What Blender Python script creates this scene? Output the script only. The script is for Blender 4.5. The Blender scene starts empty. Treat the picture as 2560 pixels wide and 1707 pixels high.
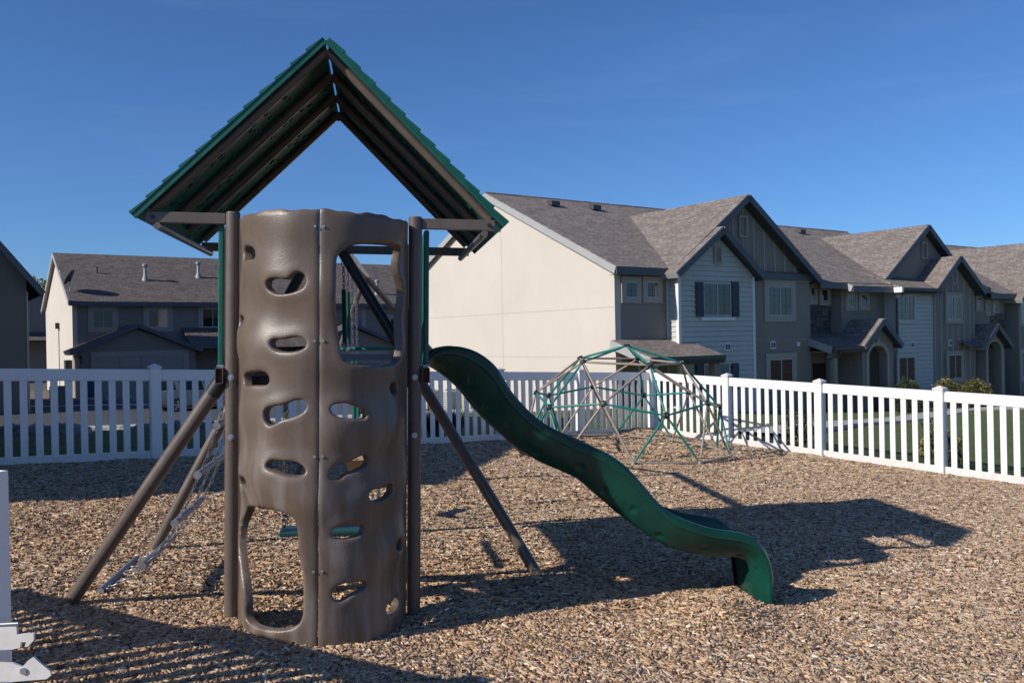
import bpy, bmesh, math, random
import numpy as np
from mathutils import Vector, Matrix
from mathutils.geometry import delaunay_2d_cdt
random.seed(7); RNG = np.random.default_rng(7)
S = bpy.context.scene
COL = S.collection
# ------------------------------------------------------------------ camera
F = 2150.0; ROLL = 0.019; HOR = 846.0; CZ = 1.63          # solved from the photograph (2560 x 1707)
PIT = math.atan((HOR - 853.5) / F)
FW = np.array([0, math.cos(PIT), math.sin(PIT)])
UP0 = np.array([0, -math.sin(PIT), math.cos(PIT)]); R0 = np.array([1.0, 0, 0])
RT = R0 * math.cos(ROLL) - UP0 * math.sin(ROLL); UPV = R0 * math.sin(ROLL) + UP0 * math.cos(ROLL)
CP = np.array([0, 0, CZ])
cd = bpy.data.cameras.new('camera'); cam = bpy.data.objects.new('camera', cd); COL.objects.link(cam)
cd.sensor_width = 36; cd.lens = 36 * F / 2560; cd.clip_end = 2000; cd.clip_start = 0.05
cam.matrix_world = Matrix(((RT[0], UPV[0], -FW[0], 0), (RT[1], UPV[1], -FW[1], 0), (RT[2], UPV[2], -FW[2], CZ), (0, 0, 0, 1)))
S.camera = cam
# ------------------------------------------------------------------ light
SUN_EL = math.radians(30.7); SUN_DIR = np.array([0.865, 0.50])    # horizontal direction the light travels
SUN_DIR = SUN_DIR / np.linalg.norm(SUN_DIR)
ldir = Vector((SUN_DIR[0] * math.cos(SUN_EL), SUN_DIR[1] * math.cos(SUN_EL), -math.sin(SUN_EL)))
W = bpy.data.worlds.new('World'); S.world = W; W.use_nodes = True
nt = W.node_tree; nt.nodes.clear()
out = nt.nodes.new('ShaderNodeOutputWorld'); bg = nt.nodes.new('ShaderNodeBackground')
sky = nt.nodes.new('ShaderNodeTexSky'); sky.sky_type = 'NISHITA'; sky.sun_disc = False
sky.sun_elevation = SUN_EL
sky.sun_rotation = math.atan2(-SUN_DIR[0], -SUN_DIR[1])     # clockwise from +Y
sky.altitude = 1200; sky.air_density = 1.0; sky.dust_density = 1.5; sky.ozone_density = 8.0
bg.inputs['Strength'].default_value = 0.104
# thin high cirrus, drawn out in long streaks over the whole sky
wtc = nt.nodes.new('ShaderNodeTexCoord'); wmp = nt.nodes.new('ShaderNodeMapping'); wmp.inputs['Rotation'].default_value = (0.35, 0.12, 0.5); wmp.inputs['Scale'].default_value = (1.2, 2.2, 11.0)
wns = nt.nodes.new('ShaderNodeTexNoise'); wns.inputs['Scale'].default_value = 1.3; wns.inputs['Detail'].default_value = 7; wns.inputs['Roughness'].default_value = 0.55; wns.inputs['Distortion'].default_value = 0.4
wrp = nt.nodes.new('ShaderNodeValToRGB'); wrp.color_ramp.elements[0].position = 0.56; wrp.color_ramp.elements[1].position = 0.80
wrp.color_ramp.elements[0].color = (0, 0, 0, 1); wrp.color_ramp.elements[1].color = (0.07, 0.07, 0.07, 1)
wmx = nt.nodes.new('ShaderNodeMixRGB'); wmx.inputs[2].default_value = (5.2, 6.2, 7.6, 1)
nt.links.new(wtc.outputs['Generated'], wmp.inputs[0]); nt.links.new(wmp.outputs[0], wns.inputs['Vector']); nt.links.new(wns.outputs[0], wrp.inputs[0])
nt.links.new(wrp.outputs[0], wmx.inputs[0]); nt.links.new(sky.outputs[0], wmx.inputs[1]); wtn = nt.nodes.new('ShaderNodeMixRGB'); wtn.blend_type = 'MULTIPLY'; wtn.inputs[0].default_value = 1.0; wtn.inputs[2].default_value = (0.88, 1.05, 1.19, 1)
nt.links.new(wmx.outputs[0], wtn.inputs[1]); nt.links.new(wtn.outputs[0], bg.inputs[0]); nt.links.new(bg.outputs[0], out.inputs[0])
sl = bpy.data.lights.new('sun', 'SUN'); sl.energy = 5.0; sl.angle = math.radians(0.53); sl.color = (1.0, 0.93, 0.84)
so = bpy.data.objects.new('sun', sl); COL.objects.link(so)
so.rotation_euler = ldir.to_track_quat('-Z', 'Y').to_euler(); so.location = (-20, -10, 20)
S.view_settings.view_transform = 'Standard'; S.view_settings.look = 'None'
S.view_settings.exposure = 0.0; S.view_settings.gamma = 1.0; S.view_settings.use_curve_mapping = False

# ------------------------------------------------------------------ photo pixel -> direction
def ray(x, y): return FW + RT * (x - 1280) / F - UPV * (y - 853.5) / F
def atY(x, y, Y):
    d = ray(x, y); return CP + d * (Y / d[1])
def on_plane(x, y, p, n):
    d = ray(x, y); p = np.asarray(p, float); n = np.asarray(n, float)
    return CP + d * (((p - CP) @ n) / (d @ n))
# ------------------------------------------------------------------ ground shape
AF = 0.635; UF = np.array([math.cos(AF), math.sin(AF)]); VF = np.array([-math.sin(AF), math.cos(AF)])
CORNER = np.array([2.647, 16.39])
def smooth(t): t = np.clip(t, 0, 1); return t * t * (3 - 2 * t)
def vnoise(x, y, s, seed=0):
    x = np.asarray(x, float) / s + seed * 17.3; y = np.asarray(y, float) / s + seed * 5.1
    return (np.sin(x * 1.7 + 1.3 * np.sin(y * 1.1)) + np.sin(y * 1.9 + 1.7 * np.sin(x * 0.9 + 2)) + np.sin((x + y) * 1.3 + 0.7)) / 3
def gz(x, y):
    x = np.asarray(x, float); y = np.asarray(y, float)
    rx = x - CORNER[0]; ry = y - CORNER[1]
    eu = rx * UF[0] + ry * UF[1]; ev = rx * VF[0] + ry * VF[1]
    outd = np.maximum(np.maximum(eu, ev), 0)
    pl = -0.05 * x - 0.005 * y
    far = -1.4 - 0.012 * np.clip(x, -60, 60)
    k = smooth((outd - 0.3) / 22.0)
    ins = 1 - smooth(outd / 0.3)
    bump = 0.016 * vnoise(x, y, 0.55) + 0.010 * vnoise(x, y, 0.23, 3)
    bump = bump + 0.10 * np.exp(-((x - 1.25) ** 2 + (y - 5.25) ** 2) / 0.09)            # heap at the slide foot
    bump = bump + 0.10 * np.exp(-((x - 2.35) ** 2 + (y - 15.95) ** 2) / 0.25)           # heap in the fence corner
    bump = bump + 0.05 * np.exp(-((x + 0.3) ** 2 + (y - 5.35) ** 2) / 0.12)
    bump = bump - 0.05 * np.exp(-((x + 1.15) ** 2 + (y - 5.35) ** 2) / 0.16) - 0.035 * np.exp(-((x - 2.0) ** 2 + (y - 5.75) ** 2) / 0.10)   # scuffed hollows
    return (pl + bump * ins) * (1 - k) + far * k
def gzf(x, y): return float(gz(x, y))
def on_ground(x, y):
    d = ray(x, y); lo, hi = 1.0, 200.0; t = lo
    while t < hi:
        p = CP + d * t
        if p[2] < gzf(p[0], p[1]): break
        t *= 1.01
    a, b = t / 1.01, t
    for _ in range(30):
        m = (a + b) / 2; p = CP + d * m
        if p[2] < gzf(p[0], p[1]): b = m
        else: a = m
    return CP + d * b

# ------------------------------------------------------------------ materials
def mat(name, col, rough=0.6, var=0.0, vscale=6.0, bump=0.0, bscale=60.0, metal=0.0, col2=None, detail=4.0, spec=0.5, stretch=None, dist=0.01):
    m = bpy.data.materials.new(name); m.use_nodes = True; n = m.node_tree; b = n.nodes['Principled BSDF']
    b.inputs['Roughness'].default_value = rough; b.inputs['Metallic'].default_value = metal
    b.inputs['Specular IOR Level'].default_value = spec
    b.inputs['Base Color'].default_value = (*col, 1)
    tc = n.nodes.new('ShaderNodeTexCoord'); src = tc.outputs['Object']
    if stretch:
        mp = n.nodes.new('ShaderNodeMapping'); mp.inputs['Scale'].default_value = stretch
        n.links.new(src, mp.inputs[0]); src = mp.outputs[0]
    if var > 0:
        t = n.nodes.new('ShaderNodeTexNoise'); t.inputs['Scale'].default_value = vscale; t.inputs['Detail'].default_value = detail
        t.inputs['Roughness'].default_value = 0.65
        n.links.new(src, t.inputs['Vector'])
        r = n.nodes.new('ShaderNodeValToRGB'); e = r.color_ramp.elements
        e[0].position = 0.30; e[1].position = 0.70
        c2 = col2 if col2 else tuple(c * (1 - var) for c in col)
        e[0].color = (*c2, 1); e[1].color = (*[min(1, c * (1 + var * 0.4)) for c in col], 1)
        n.links.new(t.outputs[0], r.inputs[0]); n.links.new(r.outputs[0], b.inputs['Base Color'])
        rm = n.nodes.new('ShaderNodeMapRange'); rm.inputs[3].default_value = max(0.05, rough - 0.12); rm.inputs[4].default_value = min(1, rough + 0.12)
        n.links.new(t.outputs[0], rm.inputs[0]); n.links.new(rm.outputs[0], b.inputs['Roughness'])
    if bump > 0:
        t2 = n.nodes.new('ShaderNodeTexNoise'); t2.inputs['Scale'].default_value = bscale; t2.inputs['Detail'].default_value = 3
        n.links.new(tc.outputs['Object'], t2.inputs['Vector'])
        bp = n.nodes.new('ShaderNodeBump'); bp.inputs['Strength'].default_value = bump; bp.inputs['Distance'].default_value = dist
        n.links.new(t2.outputs[0], bp.inputs['Height']); n.links.new(bp.outputs[0], b.inputs['Normal'])
    return m
def srgb(r, g, b):
    f = lambda c: ((c / 255 + 0.055) / 1.055) ** 2.4 if c > 10 else c / 255 / 12.92
    return (f(r), f(g), f(b))
M = {}
M['vinyl'] = mat('white_vinyl', (0.82, 0.80, 0.775), 0.35, 0.05, 3.0, 0.05, 30)
def dirt(m, col=(0.36, 0.30, 0.23), h=0.22, amt=0.55):
    n = m.node_tree; b = n.nodes['Principled BSDF']; tc = n.nodes.new('ShaderNodeTexCoord'); sp = n.nodes.new('ShaderNodeSeparateXYZ'); n.links.new(tc.outputs['Object'], sp.inputs[0])
    mr = n.nodes.new('ShaderNodeMapRange'); mr.inputs[1].default_value = h; mr.inputs[2].default_value = 0.0; n.links.new(sp.outputs[2], mr.inputs[0])
    ns = n.nodes.new('ShaderNodeTexNoise'); ns.inputs['Scale'].default_value = 14; ns.inputs['Detail'].default_value = 5; n.links.new(tc.outputs['Object'], ns.inputs['Vector'])
    ml = n.nodes.new('ShaderNodeMath'); ml.operation = 'MULTIPLY'; n.links.new(mr.outputs[0], ml.inputs[0]); n.links.new(ns.outputs[0], ml.inputs[1])
    m2 = n.nodes.new('ShaderNodeMath'); m2.operation = 'MULTIPLY'; m2.inputs[1].default_value = amt; n.links.new(ml.outputs[0], m2.inputs[0])
    mx = n.nodes.new('ShaderNodeMixRGB'); mx.inputs[2].default_value = (*col, 1); lk = b.inputs['Base Color'].links[0].from_socket
    n.links.new(m2.outputs[0], mx.inputs[0]); n.links.new(lk, mx.inputs[1]); n.links.new(mx.outputs[0], b.inputs['Base Color'])
dirt(M['vinyl'])
M['steel_brown'] = mat('brown_powder_coat', (0.135, 0.105, 0.084), 0.34, 0.16, 9.0, 0.05, 160)
M['steel_tan'] = mat('tan_powder_coat', (0.30, 0.25, 0.20), 0.42, 0.15, 9.0, 0.05, 150)
M['plastic_brown'] = mat('brown_moulded_plastic', (0.145, 0.108, 0.080), 0.40, 0.10, 4.0, 0.22, 170, dist=0.004)
M['plastic_green'] = mat('green_moulded_plastic', (0.004, 0.105, 0.075), 0.45, 0.25, 8.0, 0.15, 140, dist=0.004)
M['slide_green'] = mat('green_slide_plastic', (0.003, 0.058, 0.040), 0.32, 0.35, 5.0, 0.06, 120, dist=0.004)
M['dome_green'] = mat('green_powder_coat', (0.012, 0.20, 0.165), 0.40, 0.18, 10.0)
M['rubber'] = mat('black_plastic', (0.02, 0.02, 0.022), 0.45, 0.2, 20.0)
M['galv'] = mat('galvanised_steel', (0.45, 0.47, 0.50), 0.38, 0.15, 30.0, metal=0.7)
M['chain'] = mat('chain_steel', (0.36, 0.37, 0.40), 0.40, 0.2, 40.0, metal=0.75)
M['rung'] = mat('dull_steel', (0.22, 0.24, 0.28), 0.45, 0.2, 20.0, metal=0.5)
M['flue'] = mat('weathered_flue', (0.28, 0.29, 0.29), 0.6, 0.2, 6.0, metal=0.2)
M['rust'] = mat('rusty_tube_inside', (0.10, 0.035, 0.012), 0.85, 0.6, 40.0)
M['deck'] = mat('grey_deck_plastic', (0.33, 0.32, 0.33), 0.6, 0.15, 6.0)
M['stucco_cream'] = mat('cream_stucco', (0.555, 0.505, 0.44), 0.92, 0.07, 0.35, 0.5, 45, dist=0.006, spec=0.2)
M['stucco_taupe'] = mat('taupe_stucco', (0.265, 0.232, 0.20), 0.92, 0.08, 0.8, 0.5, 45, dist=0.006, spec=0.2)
M['stucco_trim'] = mat('light_stucco_trim', (0.40, 0.35, 0.30), 0.92, 0.06, 1.0, 0.4, 45, dist=0.005, spec=0.2)
M['stucco_left'] = mat('beige_stucco', (0.40, 0.365, 0.31), 0.92, 0.08, 0.8, 0.5, 40, dist=0.006, spec=0.2)
M['siding'] = mat('pale_lap_siding', (0.50, 0.495, 0.455), 0.7, 0.06, 2.0, spec=0.3)
M['white_trim'] = mat('white_trim', (0.72, 0.72, 0.70), 0.55, 0.05, 2.0)
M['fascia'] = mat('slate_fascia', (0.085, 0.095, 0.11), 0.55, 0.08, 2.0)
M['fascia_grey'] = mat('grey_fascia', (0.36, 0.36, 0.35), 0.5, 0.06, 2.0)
M['shutter'] = mat('navy_shutter', (0.035, 0.045, 0.065), 0.6, 0.1, 4.0)
M['dark'] = mat('dark_interior', (0.02, 0.02, 0.022), 0.8)
M['door'] = mat('brown_door', (0.06, 0.03, 0.02), 0.5, 0.2, 3.0)
M['concrete'] = mat('pale_concrete', (0.42, 0.40, 0.37), 0.9, 0.12, 2.0, 0.3, 40)
M['asphalt'] = mat('asphalt', (0.06, 0.06, 0.062), 0.9, 0.2, 5.0, 0.4, 60)
M['downpipe'] = mat('dark_gutter', (0.05, 0.055, 0.06), 0.5, 0.1, 2.0)
M['garage'] = mat('garage_door_paint', (0.33, 0.30, 0.26), 0.6, 0.05, 2.0)
M['glaze'] = mat('glazing_bar_grey', (0.06, 0.063, 0.07), 0.5)
M['frame'] = mat('window_frame_almond', (0.46, 0.445, 0.42), 0.5, 0.05, 2.0)
M['lamp'] = mat('black_lantern', (0.02, 0.02, 0.022), 0.4)
M['stone_a'] = mat('veneer_stone', (0.14, 0.11, 0.095), 0.9, 0.35, 4.0, 0.4, 30)

def attr_mat(name, attr, rough=0.85, bump=0.3, bscale=220.0, spec=0.25, stretch=None):
    m = bpy.data.materials.new(name); m.use_nodes = True; n = m.node_tree; b = n.nodes['Principled BSDF']
    b.inputs['Roughness'].default_value = rough; b.inputs['Specular IOR Level'].default_value = spec
    a = n.nodes.new('ShaderNodeAttribute'); a.attribute_name = attr
    n.links.new(a.outputs['Color'], b.inputs['Base Color'])
    if bump:
        tc = n.nodes.new('ShaderNodeTexCoord'); t = n.nodes.new('ShaderNodeTexNoise'); t.inputs['Scale'].default_value = bscale
        n.links.new(tc.outputs['Object'], t.inputs['Vector'])
        bp = n.nodes.new('ShaderNodeBump'); bp.inputs['Strength'].default_value = bump; bp.inputs['Distance'].default_value = 0.004
        n.links.new(t.outputs[0], bp.inputs['Height']); n.links.new(bp.outputs[0], b.inputs['Normal'])
    return m
M['chips'] = attr_mat('bark_chips', 'col', 0.85, 0.3)
M['leaf'] = attr_mat('leaves', 'col', 0.6, 0)

def shingle_mat(name, ca, cb, cm):
    m = bpy.data.materials.new(name); m.use_nodes = True; n = m.node_tree; b = n.nodes['Principled BSDF']
    b.inputs['Roughness'].default_value = 0.95; b.inputs['Specular IOR Level'].default_value = 0.2
    uv = n.nodes.new('ShaderNodeUVMap')
    br = n.nodes.new('ShaderNodeTexBrick'); br.offset = 0.37; br.offset_frequency = 2; br.squash = 0.7; br.squash_frequency = 3
    br.inputs['Color1'].default_value = (*ca, 1); br.inputs['Color2'].default_value = (*cb, 1); br.inputs['Mortar'].default_value = (*cm, 1)
    br.inputs['Scale'].default_value = 1.0; br.inputs['Mortar Size'].default_value = 0.012; br.inputs['Mortar Smooth'].default_value = 0.2
    br.inputs['Bias'].default_value = -0.1; br.inputs['Brick Width'].default_value = 0.34; br.inputs['Row Height'].default_value = 0.145
    n.links.new(uv.outputs[0], br.inputs['Vector'])
    ns = n.nodes.new('ShaderNodeTexNoise'); ns.inputs['Scale'].default_value = 1.1; ns.inputs['Detail'].default_value = 6
    n.links.new(uv.outputs[0], ns.inputs['Vector'])
    mx = n.nodes.new('ShaderNodeMixRGB'); mx.blend_type = 'MULTIPLY'; mx.inputs[0].default_value = 0.30
    rp = n.nodes.new('ShaderNodeValToRGB'); rp.color_ramp.elements[0].position = 0.35; rp.color_ramp.elements[1].position = 0.65
    rp.color_ramp.elements[0].color = (0.62, 0.60, 0.60, 1); rp.color_ramp.elements[1].color = (1.15, 1.12, 1.08, 1)
    n.links.new(ns.outputs[0], rp.inputs[0]); n.links.new(br.outputs[0], mx.inputs[1]); n.links.new(rp.outputs[0], mx.inputs[2])
    n.links.new(mx.outputs[0], b.inputs['Base Color'])
    # saw-tooth height: each course is thicker at its lower edge
    sp = n.nodes.new('ShaderNodeSeparateXYZ'); n.links.new(uv.outputs[0], sp.inputs[0])
    dv = n.nodes.new('ShaderNodeMath'); dv.operation = 'DIVIDE'; dv.inputs[1].default_value = 0.145; n.links.new(sp.outputs[1], dv.inputs[0])
    fr = n.nodes.new('ShaderNodeMath'); fr.operation = 'FRACT'; n.links.new(dv.outputs[0], fr.inputs[0])
    iv = n.nodes.new('ShaderNodeMath'); iv.operation = 'SUBTRACT'; iv.inputs[0].default_value = 1.0; n.links.new(fr.outputs[0], iv.inputs[1])
    bp = n.nodes.new('ShaderNodeBump'); bp.inputs['Strength'].default_value = 0.9; bp.inputs['Distance'].default_value = 0.02
    n.links.new(iv.outputs[0], bp.inputs['Height']); n.links.new(bp.outputs[0], b.inputs['Normal'])
    return m
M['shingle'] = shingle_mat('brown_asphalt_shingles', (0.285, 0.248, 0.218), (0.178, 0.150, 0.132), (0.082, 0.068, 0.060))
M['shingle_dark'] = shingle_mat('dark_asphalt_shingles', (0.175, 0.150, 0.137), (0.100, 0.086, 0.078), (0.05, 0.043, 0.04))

def pane_mat(name, blind, period=0.05):
    m = bpy.data.materials.new(name); m.use_nodes = True; n = m.node_tree; b = n.nodes['Principled BSDF']
    b.inputs['Roughness'].default_value = 0.06; b.inputs['Specular IOR Level'].default_value = 0.7
    tc = n.nodes.new('ShaderNodeTexCoord'); sp = n.nodes.new('ShaderNodeSeparateXYZ'); n.links.new(tc.outputs['Object'], sp.inputs[0])
    dv = n.nodes.new('ShaderNodeMath'); dv.operation = 'DIVIDE'; dv.inputs[1].default_value = period; n.links.new(sp.outputs[2], dv.inputs[0])
    fr = n.nodes.new('ShaderNodeMath'); fr.operation = 'FRACT'; n.links.new(dv.outputs[0], fr.inputs[0])
    r = n.nodes.new('ShaderNodeValToRGB'); e = r.color_ramp.elements; e[0].position = 0.12; e[1].position = 0.35
    e[0].color = (*[c * 0.3 for c in blind], 1); e[1].color = (*blind, 1)
    n.links.new(fr.outputs[0], r.inputs[0]); n.links.new(r.outputs[0], b.inputs['Base Color'])
    ns = n.nodes.new('ShaderNodeTexNoise'); ns.inputs['Scale'].default_value = 1.6; n.links.new(tc.outputs['Object'], ns.inputs['Vector'])
    bp = n.nodes.new('ShaderNodeBump'); bp.inputs['Strength'].default_value = 0.15; bp.inputs['Distance'].default_value = 0.02
    n.links.new(ns.outputs[0], bp.inputs['Height']); n.links.new(bp.outputs[0], b.inputs['Normal'])
    return m
M['pane_blind'] = pane_mat('pane_with_blind', (0.040, 0.044, 0.058))
M['pane_curtain'] = pane_mat('pane_with_curtain', (0.17, 0.19, 0.19), 3.0)
M['pane_dark'] = pane_mat('pane_dark', (0.010, 0.011, 0.014))

# ------------------------------------------------------------------ mesh builder
class MB:
    def __init__(s): s.v = []; s.f = []; s.uv = {}
    def add(s, vs, fs):
        o = len(s.v); s.v += [tuple(map(float, p)) for p in vs]; s.f += [tuple(i + o for i in f) for f in fs]; return o
    def box(s, c, size, ax=None):
        c = np.asarray(c, float); h = np.asarray(size, float) / 2
        ax = np.eye(3) if ax is None else np.asarray(ax, float)
        vs = [c + ax[0] * (sx * h[0]) + ax[1] * (sy * h[1]) + ax[2] * (sz * h[2]) for sz in (-1, 1) for sy in (-1, 1) for sx in (-1, 1)]
        s.add(vs, [(0, 2, 3, 1), (4, 5, 7, 6), (0, 1, 5, 4), (2, 6, 7, 3), (0, 4, 6, 2), (1, 3, 7, 5)]); return s
    def beam(s, p0, p1, w, h, up=(0, 0, 1)):
        p0 = np.asarray(p0, float); p1 = np.asarray(p1, float); d = p1 - p0; L = np.linalg.norm(d); d = d / L
        sd = np.cross(d, np.asarray(up, float)); sd /= np.linalg.norm(sd); u = np.cross(sd, d)
        return s.box((p0 + p1) / 2, (w, L, h), (sd, d, u))
    def tube(s, p0, p1, r0, r1=None, n=14, caps=True):
        return s.sweep([p0, p1], [r0, r0 if r1 is None else r1], n, caps)
    def sweep(s, pts, r, n=12, caps=True):
        P = [np.asarray(p, float) for p in pts]; k = len(P)
        if np.isscalar(r): r = [r] * k
        T = [P[min(i + 1, k - 1)] - P[max(i - 1, 0)] for i in range(k)]; T = [t / np.linalg.norm(t) for t in T]
        ref = np.array([0, 0, 1.0]) if abs(T[0][2]) < 0.9 else np.array([1.0, 0, 0])
        a = np.cross(T[0], ref); a /= np.linalg.norm(a); vs = []; fs = []
        for i in range(k):
            a = a - T[i] * (a @ T[i]); a /= np.linalg.norm(a); b = np.cross(T[i], a)
            for j in range(n):
                th = 2 * math.pi * j / n; vs.append(P[i] + (a * math.cos(th) + b * math.sin(th)) * r[i])
        for i in range(k - 1):
            for j in range(n):
                j2 = (j + 1) % n; fs.append((i * n + j, i * n + j2, (i + 1) * n + j2, (i + 1) * n + j))
        if caps: fs.append(tuple(range(n))[::-1]); fs.append(tuple((k - 1) * n + j for j in range(n)))
        s.add(vs, fs); return s
    def prism(s, poly, vec):
        poly = [np.asarray(p, float) for p in poly]; vec = np.asarray(vec, float); n = len(poly)
        s.add(poly + [p + vec for p in poly], [tuple(range(n)), tuple(range(2 * n - 1, n - 1, -1))] + [(i, i + n, (i + 1) % n + n, (i + 1) % n) for i in range(n)]); return s
    def torus(s, c, ax0, ax1, R1, R2, r, n=10, m=5):
        c = np.asarray(c, float); nn = np.cross(ax0, ax1); vs = []; fs = []
        for i in range(n):
            t = 2 * math.pi * i / n; dirv = np.asarray(ax0) * math.cos(t) * R1 + np.asarray(ax1) * math.sin(t) * R2
            dn = dirv / np.linalg.norm(dirv)
            for j in range(m):
                q = 2 * math.pi * j / m; vs.append(c + dirv + dn * (r * math.cos(q)) + nn * (r * math.sin(q)))
        for i in range(n):
            for j in range(m): fs.append((i * m + j, ((i + 1) % n) * m + j, ((i + 1) % n) * m + (j + 1) % m, i * m + (j + 1) % m))
        s.add(vs, fs); return s
    def chain(s, p0, p1, pitch=0.03, w=0.010, r=0.0032):
        return s.chain_path([p0, p1], pitch, w, r)
    def chain_path(s, pts, pitch=0.03, w=0.010, r=0.0032):
        P = [np.asarray(p, float) for p in pts]; seg = [np.linalg.norm(P[i + 1] - P[i]) for i in range(len(P) - 1)]; L = sum(seg)
        n = max(2, int(L / pitch)); cum = np.concatenate([[0], np.cumsum(seg)])
        for k in range(n):
            d = (k + 0.5) * L / n; i = min(int(np.searchsorted(cum, d)) - 1, len(seg) - 1); i = max(i, 0)
            t = (P[i + 1] - P[i]) / seg[i]; c = P[i] + t * (d - cum[i])
            ref = np.array([0.3, 1, 0.1]); a = np.cross(t, ref); a /= np.linalg.norm(a); b = np.cross(t, a)
            s.torus(c, t, a if k % 2 else b, pitch * 0.72, w, r, 8, 4)
        return s
    def build(s, name, material, parent=None, smooth_=False, bevel=0.0, recalc=True, uvf=None):
        org = np.array(ORG.get(parent.name, (0, 0, 0))) if parent else np.zeros(3)
        me = bpy.data.meshes.new(name)
        me.from_pydata([tuple(np.array(p) - org) for p in s.v], [], s.f)
        if recalc or bevel:
            bm = bmesh.new(); bm.from_mesh(me); bmesh.ops.recalc_face_normals(bm, faces=bm.faces)
            if bevel: bmesh.ops.bevel(bm, geom=[e for e in bm.edges if len(e.link_faces) == 2 and e.calc_face_angle(0) > 0.6], offset=bevel, segments=1, affect='EDGES', profile=0.7)
            bm.to_mesh(me); bm.free()
        if uvf:
            ul = me.uv_layers.new(name='UVMap')
            for lp in me.loops:
                ul.data[lp.index].uv = uvf(np.array(me.vertices[lp.vertex_index].co) + org)
        if smooth_:
            for p in me.polygons: p.use_smooth = True
            try: me.set_sharp_from_angle(angle=math.radians(38))
            except Exception: pass
        me.materials.append(material)
        o = bpy.data.objects.new(name, me); COL.objects.link(o)
        if parent: o.parent = parent; ORG[o.name] = tuple(org)
        else: ORG[o.name] = (0, 0, 0)
        return o
ORG = {}
def root(name, label, cat, loc, group=None):
    o = bpy.data.objects.new(name, None); COL.objects.link(o); o.location = loc; o.empty_display_size = 0.2
    o['label'] = label; o['category'] = cat
    if group: o['group'] = group
    ORG[o.name] = tuple(map(float, loc)); return o
def tag(o, label, cat, group=None, kind=None):
    o['label'] = label; o['category'] = cat
    if group: o['group'] = group
    if kind: o['kind'] = kind
    return o
def struct(o): o['kind'] = 'structure'; return o
def inst(me, name, parent, loc, rot=None):
    """one more object sharing mesh data; loc in world space"""
    o = bpy.data.objects.new(name, me); COL.objects.link(o); o.parent = parent
    org = np.array(ORG.get(parent.name, (0, 0, 0))) if parent else np.zeros(3)
    o.location = tuple(np.asarray(loc, float) - org)
    if rot is not None: o.rotation_euler = rot
    ORG[o.name] = tuple(map(float, loc)); return o

# ------------------------------------------------------------------ ground sheets
def grid_obj(name, xs, ys, zf, material, mask=None):
    X, Y = np.meshgrid(xs, ys); Z = zf(X, Y); nx = len(xs); ny = len(ys)
    v = np.stack([X.ravel(), Y.ravel(), Z.ravel()], 1)
    i = np.arange(nx * ny).reshape(ny, nx)
    q = np.stack([i[:-1, :-1].ravel(), i[:-1, 1:].ravel(), i[1:, 1:].ravel(), i[1:, :-1].ravel()], 1)
    if mask is not None:
        c = v[q].mean(1); q = q[mask(c[:, 0], c[:, 1])]
    me = bpy.data.meshes.new(name); me.from_pydata(v.tolist(), [], q.tolist())
    for p in me.polygons: p.use_smooth = True
    me.materials.append(material); o = bpy.data.objects.new(name, me); COL.objects.link(o); ORG[o.name] = (0, 0, 0)
    return o
def uvdist(x, y):
    rx = x - CORNER[0]; ry = y - CORNER[1]
    return rx * UF[0] + ry * UF[1], rx * VF[0] + ry * VF[1]
M['soil'] = mat('mulch_bed', (0.34, 0.25, 0.165), 0.95, 0.55, 26.0, 0.9, 90, dist=0.02, spec=0.2, detail=8)
M['grass'] = mat('lawn_grass', (0.15, 0.195, 0.075), 0.95, 0.35, 2.5, 1.0, 130, dist=0.03, spec=0.15, detail=9)
M['earth'] = mat('dry_earth', (0.16, 0.13, 0.10), 0.95, 0.3, 3.0, 0.6, 60, dist=0.02, spec=0.2)
xs = np.unique(np.concatenate([np.linspace(-300, -14, 20), np.arange(-14, 14.01, 0.8), np.linspace(14, 40, 20), np.linspace(40, 300, 14)]))
ys = np.unique(np.concatenate([np.linspace(-60, 0, 6), np.arange(0, 22, 0.8), np.linspace(22, 70, 40), np.linspace(70, 400, 12)]))
struct(grid_obj('ground', xs, ys, lambda x, y: gz(x, y) - 0.05 - 0.35 * smooth((np.hypot(x, y - 8) - 9) / 8), M['earth']))
struct(grid_obj('mulch_bed', np.arange(-9, 9.01, 0.08), np.arange(0.2, 17.5, 0.08), gz, M['soil'], lambda x, y: (uvdist(x, y)[0] < 0.06) & (uvdist(x, y)[1] < 0.06)))

def col_attr(me, cols_per_vert):
    a = me.color_attributes.new('col', 'FLOAT_COLOR', 'POINT')
    c = np.ones((len(me.vertices), 4), np.float32); c[:, :3] = cols_per_vert
    a.data.foreach_set('color', c.ravel())
def np_mesh(name, verts, quads, material, cols=None):
    me = bpy.data.meshes.new(name); nv = len(verts); nq = len(quads); k = quads.shape[1]
    me.vertices.add(nv); me.vertices.foreach_set('co', np.ascontiguousarray(verts, np.float32).ravel())
    me.loops.add(nq * k); me.loops.foreach_set('vertex_index', np.ascontiguousarray(quads, np.int32).ravel())
    me.polygons.add(nq); me.polygons.foreach_set('loop_start', np.arange(0, nq * k, k, dtype=np.int32))
    me.update(calc_edges=True); me.validate()
    if cols is not None: col_attr(me, cols)
    me.materials.append(material); o = bpy.data.objects.new(name, me); COL.objects.link(o); ORG[o.name] = (0, 0, 0)
    return o
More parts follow.
